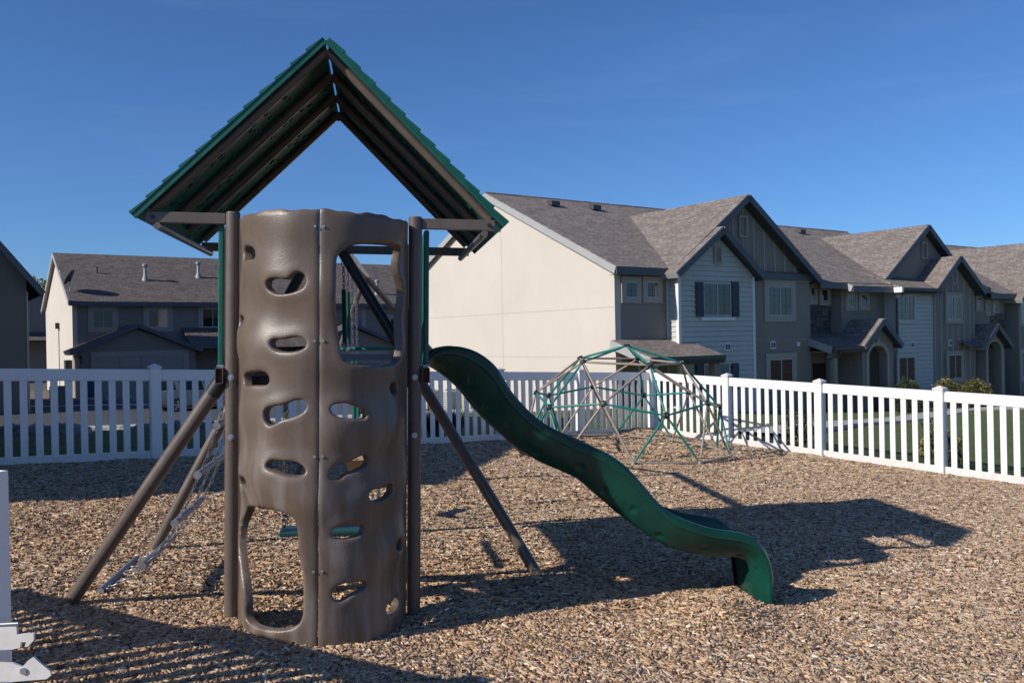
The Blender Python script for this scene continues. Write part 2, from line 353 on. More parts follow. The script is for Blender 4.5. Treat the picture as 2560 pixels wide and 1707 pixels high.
def scatter_chips(name, n, y0, y1, size, full=True):
    # positions: uniform over the strip of ground the lens takes in, with a margin
    yy = np.sqrt(RNG.uniform(y0 ** 2, y1 ** 2, int(n * 1.5))); hw = 0.64 * yy + 0.35
    xx = RNG.uniform(-1, 1, len(yy)) * hw
    eu, ev = uvdist(xx, yy); ok = (eu < 0.02) & (ev < 0.02); xx = xx[ok][:n]; yy = yy[ok][:n]; n = len(xx)
    zz = gz(xx, yy) + RNG.uniform(-0.002, 0.012, n)
    L = size * RNG.lognormal(0, 0.38, n) * 0.039; Wd = size * RNG.lognormal(0, 0.36, n) * 0.0084; H = size * RNG.uniform(0.0025, 0.006, n)
    yaw = RNG.uniform(0, 2 * np.pi, n); tilt = RNG.normal(0, 0.18, n); rl = RNG.normal(0, 0.30, n)
    cx, sx = np.cos(yaw), np.sin(yaw); ct, st = np.cos(tilt), np.sin(tilt); cr, sr = np.cos(rl), np.sin(rl)
    A = np.stack([cx * ct, sx * ct, st], 1); B0 = np.stack([-sx, cx, 0 * cx], 1); N0 = np.cross(A, B0)
    Bv = B0 * cr[:, None] + N0 * sr[:, None]; Nv = np.cross(A, Bv)
    P = np.stack([xx, yy, zz], 1)
    tp1 = RNG.uniform(0.25, 1.0, (n, 1)); tp2 = RNG.uniform(0.25, 1.0, (n, 1)); sh = RNG.uniform(-0.35, 0.35, (n, 1))
    Lh = L[:, None] / 2; Wh = Wd[:, None] / 2; Hh = H[:, None]
    top = [P - A * Lh + Bv * Wh * (sh - tp1) + Nv * Hh, P + A * Lh + Bv * Wh * (-sh - tp2) + Nv * Hh, P + A * Lh + Bv * Wh * (-sh + tp2) + Nv * Hh, P - A * Lh + Bv * Wh * (sh + tp1) + Nv * Hh]
    # colour of each chip: fresh, weathered grey, dark bark
    k = RNG.uniform(0, 1, n); g = np.clip(0.42 + 0.30 * vnoise(xx, yy, 1.3, 5) + 0.055 * (xx - 0.2) - 0.55 * np.exp(-((xx + 0.35) ** 2 / 1.3 + (yy - 5.5) ** 2 / 1.1)), 0.03, 0.95)
    fresh = np.array([0.48, 0.315, 0.185]); grey = np.array([0.425, 0.325, 0.230]); bark = np.array([0.17, 0.105, 0.068]); pale = np.array([0.62, 0.51, 0.39])
    c = np.where((k < 0.17)[:, None], bark, np.where((k < 0.17 + 0.62 * g)[:, None], grey, fresh)); c = np.where((k > 0.90)[:, None], pale, c)
    c = c * RNG.lognormal(0, 0.19, (n, 1)) * (1 + RNG.normal(0, 0.018, (n, 3)))
    if full == 2:
        bot = [t - Nv * (Hh * 1.8 + 0.002) for t in top]
        V = np.stack(top + bot, 1).reshape(-1, 3); b = (np.arange(n) * 8)[:, None]
        Q = np.concatenate([b + np.array([[0, 1, 2, 3]]), b + np.array([[0, 4, 5, 1]]), b + np.array([[2, 6, 7, 3]])], 0); rep = 8
    elif full:
        bot = [t - Nv * (Hh * 1.8 + 0.002) for t in top]
        V = np.stack(top + bot, 1).reshape(-1, 3); b = (np.arange(n) * 8)[:, None]
        Q = np.concatenate([b + np.array([[0, 1, 2, 3]]), b + np.array([[0, 4, 5, 1]]), b + np.array([[1, 5, 6, 2]]), b + np.array([[2, 6, 7, 3]]), b + np.array([[3, 7, 4, 0]])], 0); rep = 8
    else:
        dn_ = Nv * (Hh * 1.9); r0 = (top[0] + top[3]) / 2 + Nv * Hh * 0.5; r1 = (top[1] + top[2]) / 2 + Nv * Hh * 0.5
        V = np.stack([top[0] - dn_, top[1] - dn_, r1, r0, top[3] - dn_, top[2] - dn_], 1).reshape(-1, 3); b = (np.arange(n) * 6)[:, None]
        Q = np.concatenate([b + np.array([[0, 1, 2, 3]]), b + np.array([[3, 2, 5, 4]])], 0); rep = 6
    return V, Q, np.clip(np.repeat(c, rep, 0), 0.01, 0.8)
parts = [scatter_chips('a', 115000, 2.6, 5.2, 1.0), scatter_chips('b', 115000, 5.1, 8.2, 1.05, 2), scatter_chips('c', 130000, 8.0, 12.0, 1.2, False), scatter_chips('d', 90000, 11.8, 18.0, 1.4, False)]
off = 0; Vs = []; Qs = []; Cs = []
for V_, Q_, C_ in parts: Vs.append(V_); Qs.append(Q_ + off); Cs.append(C_); off += len(V_)
chips = np_mesh('bark_chips', np.concatenate(Vs), np.concatenate(Qs), M['chips'], np.concatenate(Cs))
tag(chips, 'loose brown and grey bark chips covering the play area', 'mulch', kind='stuff')

# ------------------------------------------------------------------ picket fences
def fit_along(org, d, px):
    """distance along the fence line (from org, direction d) seen at photo column px"""
    k = ray(px, 1000); n = np.array([k[1], -k[0]]); return -(org @ n) / (d @ n)
def unit_mesh(fn, name, material, bevel=0):
    mb = MB(); fn(mb); o = mb.build(name, material, bevel=bevel); me = o.data; bpy.data.objects.remove(o); return me
PW, PH = 0.127, 1.16
post_me = unit_mesh(lambda m: m.box((0, 0, PH / 2 - 0.15), (PW, PW, PH + 0.3)), 'post', M['vinyl'], 0.006)
def capf(m):
    h = 0.074
    m.box((0, 0, 0.012), (2 * h, 2 * h, 0.024))
    m.add([(-h, -h, 0.0245), (h, -h, 0.0245), (h, h, 0.0245), (-h, h, 0.0245), (0, 0, 0.062)], [(0, 1, 4), (1, 2, 4), (2, 3, 4), (3, 0, 4)])
cap_me = unit_mesh(capf, 'post_cap', M['vinyl'])
PKH = 1.03
picket_me = unit_mesh(lambda m: m.box((0, 0, PKH / 2), (0.080, 0.022, PKH)), 'picket', M['vinyl'], 0.003)
def fence(name, label, pts, group=None, npk=10, rail_top=1.145):
    """pts: list of (x, y) post positions"""
    r = root(name, label, 'fence', (pts[0][0], pts[0][1], gzf(*pts[0])))
    ang = math.atan2(pts[-1][1] - pts[0][1], pts[-1][0] - pts[0][0])
    pl = lambda q: -0.05 * q[0] - 0.005 * q[1]
    for q in pts:
        lean = random.uniform(-0.006, 0.006)
        p = inst(post_me, 'post', r, (q[0], q[1], pl(q)), (lean, random.uniform(-0.006, 0.006), ang))
        inst(cap_me, 'post_cap', p, (q[0], q[1], pl(q) + PH)).location = (0, 0, PH)
    for a, b in zip(pts[:-1], pts[1:]):
        a = np.array([*a, pl(a)]); b = np.array([*b, pl(b)]); d = (b - a); L = np.linalg.norm(d); d = d / L
        a2 = a + d * (PW / 2 - 0.004); b2 = b - d * (PW / 2 - 0.004)
        up = np.array([0, 0, 1.0])
        MB().beam(a2 + up * (rail_top - 0.073), b2 + up * (rail_top - 0.073), 0.042, 0.146).build('top_rail', M['vinyl'], r, bevel=0.004)
        MB().beam(a2 + up * 0.055, b2 + up * 0.055, 0.040, 0.10).build('bottom_rail', M['vinyl'], r, bevel=0.004)
        inner = L - PW; gap = (inner - npk * 0.08) / (npk + 1)
        for k in range(npk):
            p = a + d * (PW / 2 + gap * (k + 1) + 0.08 * (k + 0.5))
            inst(picket_me, 'picket', r, (p[0], p[1], p[2] + 0.08), (0, random.uniform(-0.003, 0.003), ang))
    return r
lp = [(384.5 + 392) / 2, 1250, 1450]
tl = sorted([fit_along(CORNER, -UF, p) for p in lp], reverse=True)      # distances back from the corner
t5, t2, t1 = tl
left_t = [t5 + 3.66, t5 + 1.83, t5, t5 + (t2 - t5) / 3, t5 + 2 * (t2 - t5) / 3, t2, t1, 0.0]
fence('picket_fence', 'white picket fence in shade along the back of the play area', [tuple(CORNER - UF * t) for t in left_t])
rt = [fit_along(CORNER, -VF, p) for p in (1818, 2049, 2350)]
rts = [0.0] + rt + [rt[-1] + 1.83, rt[-1] + 3.66]
rt_pts = [tuple(CORNER - VF * t) for t in rts]
def right_fence():
    # the corner post already belongs to the other run: start the rails on it
    r = fence('picket_fence', 'bright sunlit white picket fence along the lawn side', rt_pts)
    kids = [c for c in r.children if c.name.startswith('post')]
    first = kids[0]
    for c in list(first.children): bpy.data.objects.remove(c)
    bpy.data.objects.remove(first)
right_fence()

# ------------------------------------------------------------------ playset
TX, TY, TZ, TYAW, TTILT, TW_, TL = -1.639, 4.925, 0.079, 0.152, 0.024, 1.039, 1.485
_c, _s, _ct, _st = math.cos(TYAW), math.sin(TYAW), math.cos(TTILT), math.sin(TTILT)
TA = np.array([[_c * _ct, _s * _ct, -_st], [-_s, _c, 0], [_c * _st, _s * _st, _ct]])   # rows: local x, y, z axes in world
TO = np.array([TX, TY, TZ])
def T(x, y, z): return TO + TA[0] * x + TA[1] * y + TA[2] * z
def Tinv(P): return TA @ (np.asarray(P) - TO)
CX = TW_ / 2
play = root('playset', 'brown and green playset tower with gabled roof, climbing wall and wavy slide', 'playset', tuple(T(CX, TL / 2, 0)))
for x in (0, TW_):
    for y in (0, TL):
        g = -0.25 if y == 0 else 1.22      # the rear corners stand on the A-frame, not on the ground
        p = MB().tube(T(x, y, g), T(x, y, 2.295), 0.040, n=24).build('post', M['steel_brown'], play, True)
        MB().tube(T(x, y, 2.293), T(x, y, 2.305), 0.0415, 0.036, n=24).build('post_cap', M['steel_brown'], p, True)
        if y == 0:
            for z in (1.36, 1.02):
                MB().tube(T(x, -0.039, z), T(x, -0.050, z), 0.017, n=16).build('bolt_washer', M['galv'], p, True)
                MB().tube(T(x, -0.049, z), T(x, -0.058, z), 0.009, n=6).build('bolt_head', M['galv'], p, True)
# deck and its square tube frame
deck = MB()
for k in range(6):
    x0 = 0.03 + k * (TW_ - 0.06) / 6
    deck.box(T(x0 + (TW_ - 0.06) / 12, TL / 2, 1.385), ((TW_ - 0.06) / 6 - 0.006, TL - 0.02, 0.035), TA)
deck.build('deck', M['deck'], play, bevel=0.004)
for x in (-0.066, TW_ + 0.066):
    m = MB(); zc = 1.37; hw, hh, th = 0.021, 0.044, 0.003
    for dx, dz, sx, sz in ((0, hh - th / 2, 2 * hw, th), (0, -hh + th / 2, 2 * hw, th), (hw - th / 2, 0, th, 2 * hh - 2 * th - 0.001), (-hw + th / 2, 0, th, 2 * hh - 2 * th - 0.001)):
        m.box(T(x + dx, TL / 2, zc + dz), (sx, TL + 0.10, sz), TA)
    fr = m.build('deck_rail', M['steel_brown'], play)
    MB().box(T(x, 0.10, zc), (2 * hw - 2 * th - 0.001, 0.25, 2 * hh - 2 * th - 0.001), TA).build('rail_inside', M['rust'], fr)
for y in (0.05, TL - 0.02):
    MB().beam(T(-0.04, y, 1.33), T(TW_ + 0.04, y, 1.33), 0.04, 0.07).build('deck_beam', M['steel_brown'], play, bevel=0.003)
MB().box(T(CX + 0.06, TL + 0.03, 1.445), (TW_ - 0.05, 0.03, 0.055), TA).build('back_board', M['white_trim'], play, bevel=0.003)
# green side panels
for x in (-0.068, TW_ + 0.068):
    sp = MB().box(T(x, TL / 2, 1.83), (0.030, TL - 0.02, 0.80), TA).build('side_panel', M['plastic_green'], play, bevel=0.006)
    MB().box(T(x, 0.012, 1.425), (0.036, 0.03, 0.012), TA).build('panel_bracket', M['galv'], sp)
# roof beams
for y in (0.0, TL):
    b_ = MB().beam(T(CX - 0.995, y + (-0.062 if y == 0 else 0.062), 2.265), T(CX + 0.995, y + (-0.062 if y == 0 else 0.062), 2.265), 0.035, 0.062)
    if y == 0:   # the front beam stops on both sides of the climbing wall
        for sx, xa, xb in ((-1, CX - 0.995, -0.038), (1, TW_ + 0.038, CX + 0.995)):
            o = MB().beam(T(xa, 0, 2.265), T(xb, 0, 2.265), 0.035, 0.062).build('roof_beam', M['steel_brown'], play, bevel=0.003)
            MB().tube(T(CX + sx * 0.955, -0.017, 2.265), T(CX + sx * 0.955, -0.028, 2.265), 0.011, n=10).build('bolt', M['rubber'], o)
    else: b_.build('roof_beam', M['steel_brown'], play, bevel=0.003)
for sx in (-1, 1):
    MB().tube(T(CX + sx * 0.93, -0.02, 2.215), T(CX + sx * 0.93, TL + 0.05, 2.215), 0.021, n=16).build('eave_tube', M['steel_brown'], play, True)
# roof: two slopes of moulded panels with stepped courses over tube rafters
RZ, EZ, EH = 3.312, 2.262, 1.052; Y0, Y1 = -0.045, TL + 0.05
for sx in (-1, 1):
    rg = MB()
    dl = np.array([-sx * EH, RZ - EZ]); SL = np.linalg.norm(dl); dl = dl / SL; nl = np.array([sx * dl[1], sx * -dl[0]])
    nl = np.array([sx * abs(dl[1]), abs(dl[0])])
    def R(d, y, h): return T(CX + sx * EH + dl[0] * d + nl[0] * h, y, EZ + dl[1] * d + nl[1] * h)
    ncs = 12; cl = (SL - 0.012) / ncs
    rp = None
    for pnl in range(2):
        d0 = pnl * SL / 2 + (0.0006 if pnl else 0.0); d1 = (pnl + 1) * SL / 2 - (0.008 if pnl else 0.0)
        m = MB(); m.prism([R(d0, Y0, 0.0), R(d1, Y0, 0.0), R(d1, Y0, 0.014), R(d0, Y0, 0.014)], T(0, Y1, 0) - T(0, Y0, 0))
        # folded edge lips front and back
        for ya, yb in ((Y0 - 0.004, Y0 + 0.014), (Y1 - 0.014, Y1 + 0.004)):
            m.prism([R(d0, ya, -0.018), R(d1, ya, -0.018), R(d1, ya, -0.001), R(d0, ya, -0.001)], T(0, yb, 0) - T(0, ya, 0))
        rp = m.build('roof_panel', M['plastic_green'], play)
        n6 = ncs // 2; cl = (d1 - d0) / n6
        for k in range(n6):
            a0 = d0 + k * cl; a1 = a0 + cl + 0.010
            if k == n6 - 1: a1 = d1
            mm = MB(); mm.prism([R(a0, Y0 - 0.006, 0.0145), R(a1, Y0 - 0.006, 0.0145), R(a1, Y0 - 0.006, 0.019), R(a0 + 0.004, Y0 - 0.006, 0.033), R(a0, Y0 - 0.006, 0.031)], T(0, Y1 + 0.006, 0) - T(0, Y0 - 0.006, 0))
            mm.build('shingle_course', M['plastic_green'], rp)
        # small ribs on the underside
        mr = MB()
        for kk in range(70):
            d = random.uniform(d0 + 0.04, d1 - 0.05); y = random.uniform(Y0 + 0.06, Y1 - 0.06)
            mr.box(R(d, y, -0.006), (0.016, 0.016, 0.010), (R(1, 0, 0) - R(0, 0, 0), TA[1], R(0, 0, 1) - R(0, 0, 0)))
            mr.box(R(d + 0.018, y + 0.008, -0.006), (0.010, 0.026, 0.010), (R(1, 0, 0) - R(0, 0, 0), TA[1], R(0, 0, 1) - R(0, 0, 0)))
        mr.build('underside_ribs', M['plastic_green'], rp)['kind'] = 'stuff'
    for y in (0.035, 0.505, 0.975, TL - 0.02):
        MB().tube(R(0.09, y, -0.028), R(SL - 0.035, y, -0.028), 0.027, n=18).build('rafter', M['steel_brown'], play, True)
for y in (0.035, 0.505, 0.975, TL - 0.02):
    MB().tube(T(CX, y, RZ - 0.075), T(CX, y + 0.018, RZ - 0.075), 0.016, n=12).build('ridge_bolt', M['rubber'], play)

# ---- climbing wall: two moulded halves with hand holes, bulging toward the viewer
WR = 0.468; WY = -0.030; WT = 0.032; ZTOP, ZBOT = 2.262, -0.16
def wall_px(x, y):
    """photo pixel -> (arc length, height) on the wall's half cylinder"""
    o = Tinv(CP); d = TA @ ray(x, y); ox, oy = o[0] - CX, o[1] - WY
    A = d[0] ** 2 + d[1] ** 2; Bq = 2 * (ox * d[0] + oy * d[1]); Cq = ox * ox + oy * oy - WR * WR
    disc = Bq * Bq - 4 * A * Cq; t = (-Bq - math.sqrt(max(disc, 0))) / (2 * A)
    p = o + d * t; phi = math.atan2(p[0] - CX, WY - p[1]); return (phi * WR, p[2])
def zz2(l): return [(500 + x / 3.137, 500 + y / 3.137) for x, y in l]
def zz3(l): return [(500 + x / 2.45, 1000 + y / 2.45) for x, y in l]
HOLES = [
 zz2([(515,650),(540,620),(600,612),(680,625),(715,605),(745,570),(790,565),(825,590),(835,640),(815,690),(760,715),(680,735),(600,740),(545,715),(520,690)]),
 zz2([(545,1110),(570,1090),(630,1092),(700,1075),(760,1070),(815,1090),(835,1130),(815,1165),(750,1185),(680,1190),(600,1185),(555,1150)]),
 zz2([(322,385),(345,362),(390,365),(415,400),(418,445),(400,462),(365,465),(330,488),(322,440)]),
 zz2([(300,905),(325,908),(335,940),(328,1000),(302,1002)]),
 zz2([(335,1370),(380,1350),(460,1340),(510,1355),(530,1400),(520,1445),(470,1455),(400,1450),(345,1468),(334,1420)]),
 zz2([(1070,480),(1085,430),(1130,385),(1200,352),(1300,340),(1420,345),(1520,356),(1575,372),(1590,400),(1582,480),(1586,560),(1600,660),(1606,740),(1600,840),(1588,960),(1578,1080),(1572,1180),(1566,1240),(1540,1278),(1460,1295),(1330,1300),(1200,1290),(1140,1265),(1110,1220),(1100,1120),(1085,1000),(1070,900),(1060,800),(1064,650)]),
 zz2([(1503,1450),(1530,1428),(1560,1440),(1565,1490),(1545,1522),(1515,1522),(1500,1490)]),
 zz3([(392,62),(420,38),(500,30),(550,10),(590,-5),(635,0),(652,45),(625,80),(570,105),(500,120),(455,145),(420,160),(395,130),(388,95)]),
 zz3([(800,45),(830,22),(900,18),(960,40),(1010,60),(1020,100),(1000,120),(940,115),(880,112),(830,95),(802,72)]),
 zz3([(410,395),(435,365),(490,372),(570,378),(620,400),(648,440),(620,465),(560,465),(510,455),(470,435),(425,420)]),
 zz3([(795,450),(820,415),(880,390),(940,380),(990,350),(1030,335),(1045,380),(1030,410),(960,440),(900,460),(865,490),(820,490),(797,475)]),
 zz3([(1038,575),(1065,550),(1120,540),(1165,515),(1185,512),(1187,560),(1165,590),(1120,610),(1060,622),(1040,600)]),
 zz3([(800,820),(830,785),(880,775),(950,772),(1000,770),(1005,800),(990,825),(940,845),(880,855),(820,848)]),
 zz3([(810,1180),(830,1145),(880,1125),(960,1115),(1015,1112),(1030,1140),(1000,1165),(940,1190),(890,1225),(850,1240),(815,1215)]),
 zz3([(236,480),(255,465),(285,480),(292,530),(262,540),(238,535)]),
 zz3([(246,690),(256,660),(290,652),(400,665),(520,690),(565,715),(590,760),(600,850),(605,920),(620,1020),(630,1100),(628,1200),(632,1290),(620,1350),(590,1385),(540,1405),(460,1410),(380,1400),(325,1385),(282,1350),(275,1310),(280,1240),(266,1120),(245,1020),(238,900),(238,780)]),
 zz3([(1140,1262),(1180,1245),(1212,1195),(1226,1190),(1226,1260),(1190,1308),(1150,1320)]),
 zz3([(1195,880),(1212,848),(1228,842),(1232,900),(1215,925),(1195,910)]),
]
def chaikin(p, it=1):
    for _ in range(it):
        q = []
        for i in range(len(p)):
            a, b = np.array(p[i]), np.array(p[(i + 1) % len(p)]); q += [tuple(0.75 * a + 0.25 * b), tuple(0.25 * a + 0.75 * b)]
        p = q
    return p
SMAX = WR * 1.50
def clampS(p): return (max(-SMAX + 0.02, min(SMAX - 0.02, p[0])), p[1])
HP = [np.array(chaikin([clampS(wall_px(*q)) for q in h], 2)) for h in HOLES]
def inside(poly, P):
    x, y = P[:, 0], P[:, 1]; c = np.zeros(len(P), bool); j = len(poly) - 1
    for i in range(len(poly)):
        xi, yi = poly[i]; xj, yj = poly[j]
        hit = ((yi > y) != (yj > y)) & (x < (xj - xi) * (y - yi) / (yj - yi + 1e-12) + xi); c ^= hit; j = i
    return c
def dist_poly(poly, P):
    best = np.full(len(P), 9.0)
    for i in range(len(poly)):
        a = poly[i]; b = poly[(i + 1) % len(poly)]; ab = b - a; t = np.clip(((P - a) @ ab) / (ab @ ab + 1e-12), 0, 1)
        best = np.minimum(best, np.linalg.norm(P - (a + t[:, None] * ab), axis=1))
    return best
def relief(s, z):
    f = s / WR
    b = 0.009 * np.sin(z * 2 * np.pi / 0.36 + 0.9 * np.sin(2.1 * f + 0.6) + 0.5) + 0.008 * np.sin(z * 2 * np.pi / 0.62 + 2.3 * f + 1.0)
    b = b + 0.008 * np.sin(3.3 * f + 4.1 * z) + 0.004 * np.sin(9 * f - 7 * z + 1)
    ft = smooth((z - 0.15) / 0.35)                # calmer near the ground
    e = smooth((1.50 - np.abs(f)) / 0.25)
    return b * (0.45 + 0.55 * ft) * (0.35 + 0.65 * e)
def wall_half(side):
    s0, s1 = (-SMAX, -0.0022) if side < 0 else (0.0022, SMAX)
    n_t = 46; topz = lambda s: ZTOP + 0.005 * math.sin(s * 21 + 1) + 0.0035 * math.sin(s * 53) - 0.012 * (abs(s) / SMAX) ** 2
    bz = lambda s: ZBOT
    border = []
    step = 0.02
    ns = int((s1 - s0) / step); nz = int((ZTOP - ZBOT) / step)
    border += [(s0 + (s1 - s0) * i / ns, bz(0)) for i in range(ns)]
    zt1 = topz(s1); border += [(s1, ZBOT + (zt1 - ZBOT) * i / nz) for i in range(nz)]
    border += [(s1 - (s1 - s0) * i / ns, topz(s1 - (s1 - s0) * i / ns)) for i in range(ns)]
    zt0 = topz(s0); border += [(s0, zt0 - (zt0 - ZBOT) * i / nz) for i in range(nz)]
    border = np.array(border)
    holes = [h for h in HP if (h[:, 0].mean() < 0) == (side < 0)]
    holes = [np.stack([np.clip(h[:, 0], s0 + 0.012, s1 - 0.012), h[:, 1]], 1) for h in holes]
    pts = [border]; edges = []; k = len(border); edges += [(i, (i + 1) % k) for i in range(k)]; loops = [border]
    for h in holes:
        b = k; pts.append(h); m = len(h); edges += [(b + i, b + (i + 1) % m) for i in range(m)]; k += m
    allh = holes
    extra = []
    for h in holes:       # rings round each hole for the rolled edge
        area = 0.5 * np.sum(h[:, 0] * np.roll(h[:, 1], -1) - np.roll(h[:, 0], -1) * h[:, 1]); sg = 1 if area > 0 else -1
        tn = np.roll(h, -1, 0) - np.roll(h, 1, 0); nn = np.stack([tn[:, 1], -tn[:, 0]], 1) * sg; nn /= (np.linalg.norm(nn, axis=1)[:, None] + 1e-9)
        for dd in (0.003, 0.007, 0.012, 0.018): extra.append(h + nn * dd)
    gs, gz_ = np.meshgrid(np.arange(s0 + 0.01, s1 - 0.005, 0.0165), np.arange(ZBOT + 0.012, ZTOP + 0.02, 0.0165)); extra.append(np.stack([gs.ravel(), gz_.ravel()], 1))
    ex = np.concatenate(extra)
    ok = (ex[:, 0] > s0 + 0.004) & (ex[:, 0] < s1 - 0.004) & (ex[:, 1] > ZBOT + 0.004)
    ok &= ex[:, 1] < np.array([topz(s) for s in ex[:, 0]]) - 0.005
    for h in holes: ok &= ~inside(h, ex); ok &= dist_poly(h, ex) > 0.0022
    pts.append(ex[ok])
    P2 = np.concatenate(pts)
    vo, eo, fo, _, _, _ = delaunay_2d_cdt([Vector(p) for p in P2], edges, [], 0, 1e-5)
    V2 = np.array([(p.x, p.y) for p in vo]); Fc = np.array([f for f in fo if len(f) == 3])
    cen = V2[Fc].mean(1); keep = inside(border, cen)
    for h in holes: keep &= ~inside(h, cen)
    Fc = Fc[keep]
    d = np.full(len(V2), 9.0)
    for h in holes: d = np.minimum(d, dist_poly(h, V2))
    ztp = np.array([topz(s) for s in V2[:, 0]]); de = np.minimum(ztp - V2[:, 1], 9)
    rr = 0.013
    rnd = lambda q: np.where(q < rr, rr - np.sqrt(np.maximum(rr * rr - (rr - np.minimum(q, rr)) ** 2, 0)), 0)
    lip = 0.0025 * np.exp(-((d - 0.03) / 0.022) ** 2)
    h = relief(V2[:, 0], V2[:, 1]) - rnd(d) + lip - rnd(de) * 0.8 - 0.006 * np.exp(-(np.minimum(abs(V2[:, 0] - s0), abs(V2[:, 0] - s1)) / 0.006) ** 2)
    def to3(s, z, rad):
        f = s / WR; return TO + np.outer(CX + rad * np.sin(f), TA[0]) + np.outer(WY - rad * np.cos(f), TA[1]) + np.outer(z, TA[2])
    outer = to3(V2[:, 0], V2[:, 1], WR + h); inner = to3(V2[:, 0], V2[:, 1], WR + relief(V2[:, 0], V2[:, 1]) - 0.030 - 0.016)
    n = len(V2); fs = [tuple(f) for f in Fc] + [(f[2] + n, f[1] + n, f[0] + n) for f in Fc]
    cnt = {}
    for f in Fc:
        for a, b in ((f[0], f[1]), (f[1], f[2]), (f[2], f[0])): cnt[(a, b)] = cnt.get((a, b), 0) + 1
    for (a, b) in list(cnt):
        if (b, a) not in cnt: fs.append((b, a, a + n, b + n))
    m = MB(); m.v = [tuple(p) for p in np.concatenate([outer, inner])]; m.f = [tuple(int(i) for i in f) for f in fs]
    return m
M['wall_plastic'] = None
def wall_mat():
    m = mat('brown_climbing_wall', (0.132, 0.096, 0.070), 0.39, 0.18, 3.0, 0.34, 150, dist=0.004)
    n = m.node_tree; b = n.nodes['Principled BSDF']
    # pale rubbed streaks and bloom, stretched along the height
    tc = n.nodes.new('ShaderNodeTexCoord'); mp = n.nodes.new('ShaderNodeMapping'); mp.inputs['Scale'].default_value = (7, 7, 1.3)
    t = n.nodes.new('ShaderNodeTexNoise'); t.inputs['Scale'].default_value = 1.7; t.inputs['Detail'].default_value = 5
    n.links.new(tc.outputs['Object'], mp.inputs[0]); n.links.new(mp.outputs[0], t.inputs['Vector'])
    r = n.nodes.new('ShaderNodeValToRGB'); r.color_ramp.elements[0].position = 0.44; r.color_ramp.elements[1].position = 0.74
    r.color_ramp.elements[0].color = (0, 0, 0, 1); r.color_ramp.elements[1].color = (0.75, 0.75, 0.75, 1)
    n.links.new(t.outputs[0], r.inputs[0])
    sx_ = n.nodes.new('ShaderNodeSeparateXYZ'); n.links.new(tc.outputs['Object'], sx_.inputs[0]); zr_ = n.nodes.new('ShaderNodeMapRange'); zr_.inputs[1].default_value = 1.5; zr_.inputs[2].default_value = 0.5; zr_.inputs[3].default_value = 0.15; n.links.new(sx_.outputs[2], zr_.inputs[0])
    ml_ = n.nodes.new('ShaderNodeMath'); ml_.operation = 'MULTIPLY'; n.links.new(r.outputs[0], ml_.inputs[0]); n.links.new(zr_.outputs[0], ml_.inputs[1])
    mx = n.nodes.new('ShaderNodeMixRGB'); mx.inputs[2].default_value = (0.27, 0.235, 0.21, 1)
    lk = b.inputs['Base Color'].links[0].from_socket
    n.links.new(ml_.outputs[0], mx.inputs[0]); n.links.new(lk, mx.inputs[1]); n.links.new(mx.outputs[0], b.inputs['Base Color'])
    return m
M['wall_plastic'] = wall_mat()
for sd in (-1, 1):
    w_ = wall_half(sd).build('climbing_wall_panel', M['wall_plastic'], play, True)
    for z in (2.17, 1.57, 0.96, 0.36):
        s = sd * 0.022; rad = WR + float(relief(np.array(s), np.array(z)))
        f = s / WR; c0 = T(CX + (rad - 0.002) * math.sin(f), WY - (rad - 0.002) * math.cos(f), z); c1 = T(CX + (rad + 0.007) * math.sin(f), WY - (rad + 0.007) * math.cos(f), z)
        MB().tube(c0, c1, 0.0085, 0.006, n=10).build('bolt', M['galv'], w_, True)
for x in (0.058, TW_ - 0.058):      # angle strips that hold the wall to the posts
    MB().box(T(x, -0.045, 1.08), (0.024, 0.05, 2.36), TA).build('wall_bracket', M['steel_brown'], play)
# ---- legs, swing beam
def leg(p0, p1, r=0.040, collar=True):
    p0 = np.array(p0); p1 = np.array(p1); d = (p1 - p0) / np.linalg.norm(p1 - p0)
    l = MB().tube(p0, p1 + d * 0.25, r, n=24).build('leg', M['steel_brown'], play, True)
    if collar: MB().tube(p0 - d * 0.01, p0 + d * 0.085, r + 0.004, n=24).build('leg_collar', M['rubber'], l, True)
g1 = on_ground(170, 1513); leg(T(-0.075, 0.06, 1.33), g1, 0.042)
apex = atY(854, 627, 6.5); g2 = on_ground(1344, 1437); leg(apex, g2, 0.040, False)
g3 = on_ground(386, 1373); leg(atY(775, 640, 6.5), g3, 0.040, False)
far = atY(905, 675, 8.6)
b0 = T(CX + 0.02, TL - 0.05, 2.27); bdir = (far - apex); bdir[2] = 0; bdir /= np.linalg.norm(bdir)
b0 = apex - bdir * 0.4; b0[2] = 2.34; b1 = apex + bdir * 2.6; b1[2] = 2.31
MB().tube(b0, b1, 0.042, n=22).build('swing_beam', M['steel_brown'], play, True)
fr_ = on_ground(1312, 1139); leg(b1 - bdir * 0.1, fr_, 0.030, False)
fl_ = np.array([b1[0] - 0.9, b1[1] + 0.4, 0]); fl_[2] = gzf(fl_[0], fl_[1]); leg(b1 - bdir * 0.1, fl_, 0.030, False)
MB().tube(atY(840, 873, 7.0), atY(1000, 871, 7.0), 0.016, n=12).build('safety_rail', M['dome_green'], play, True)

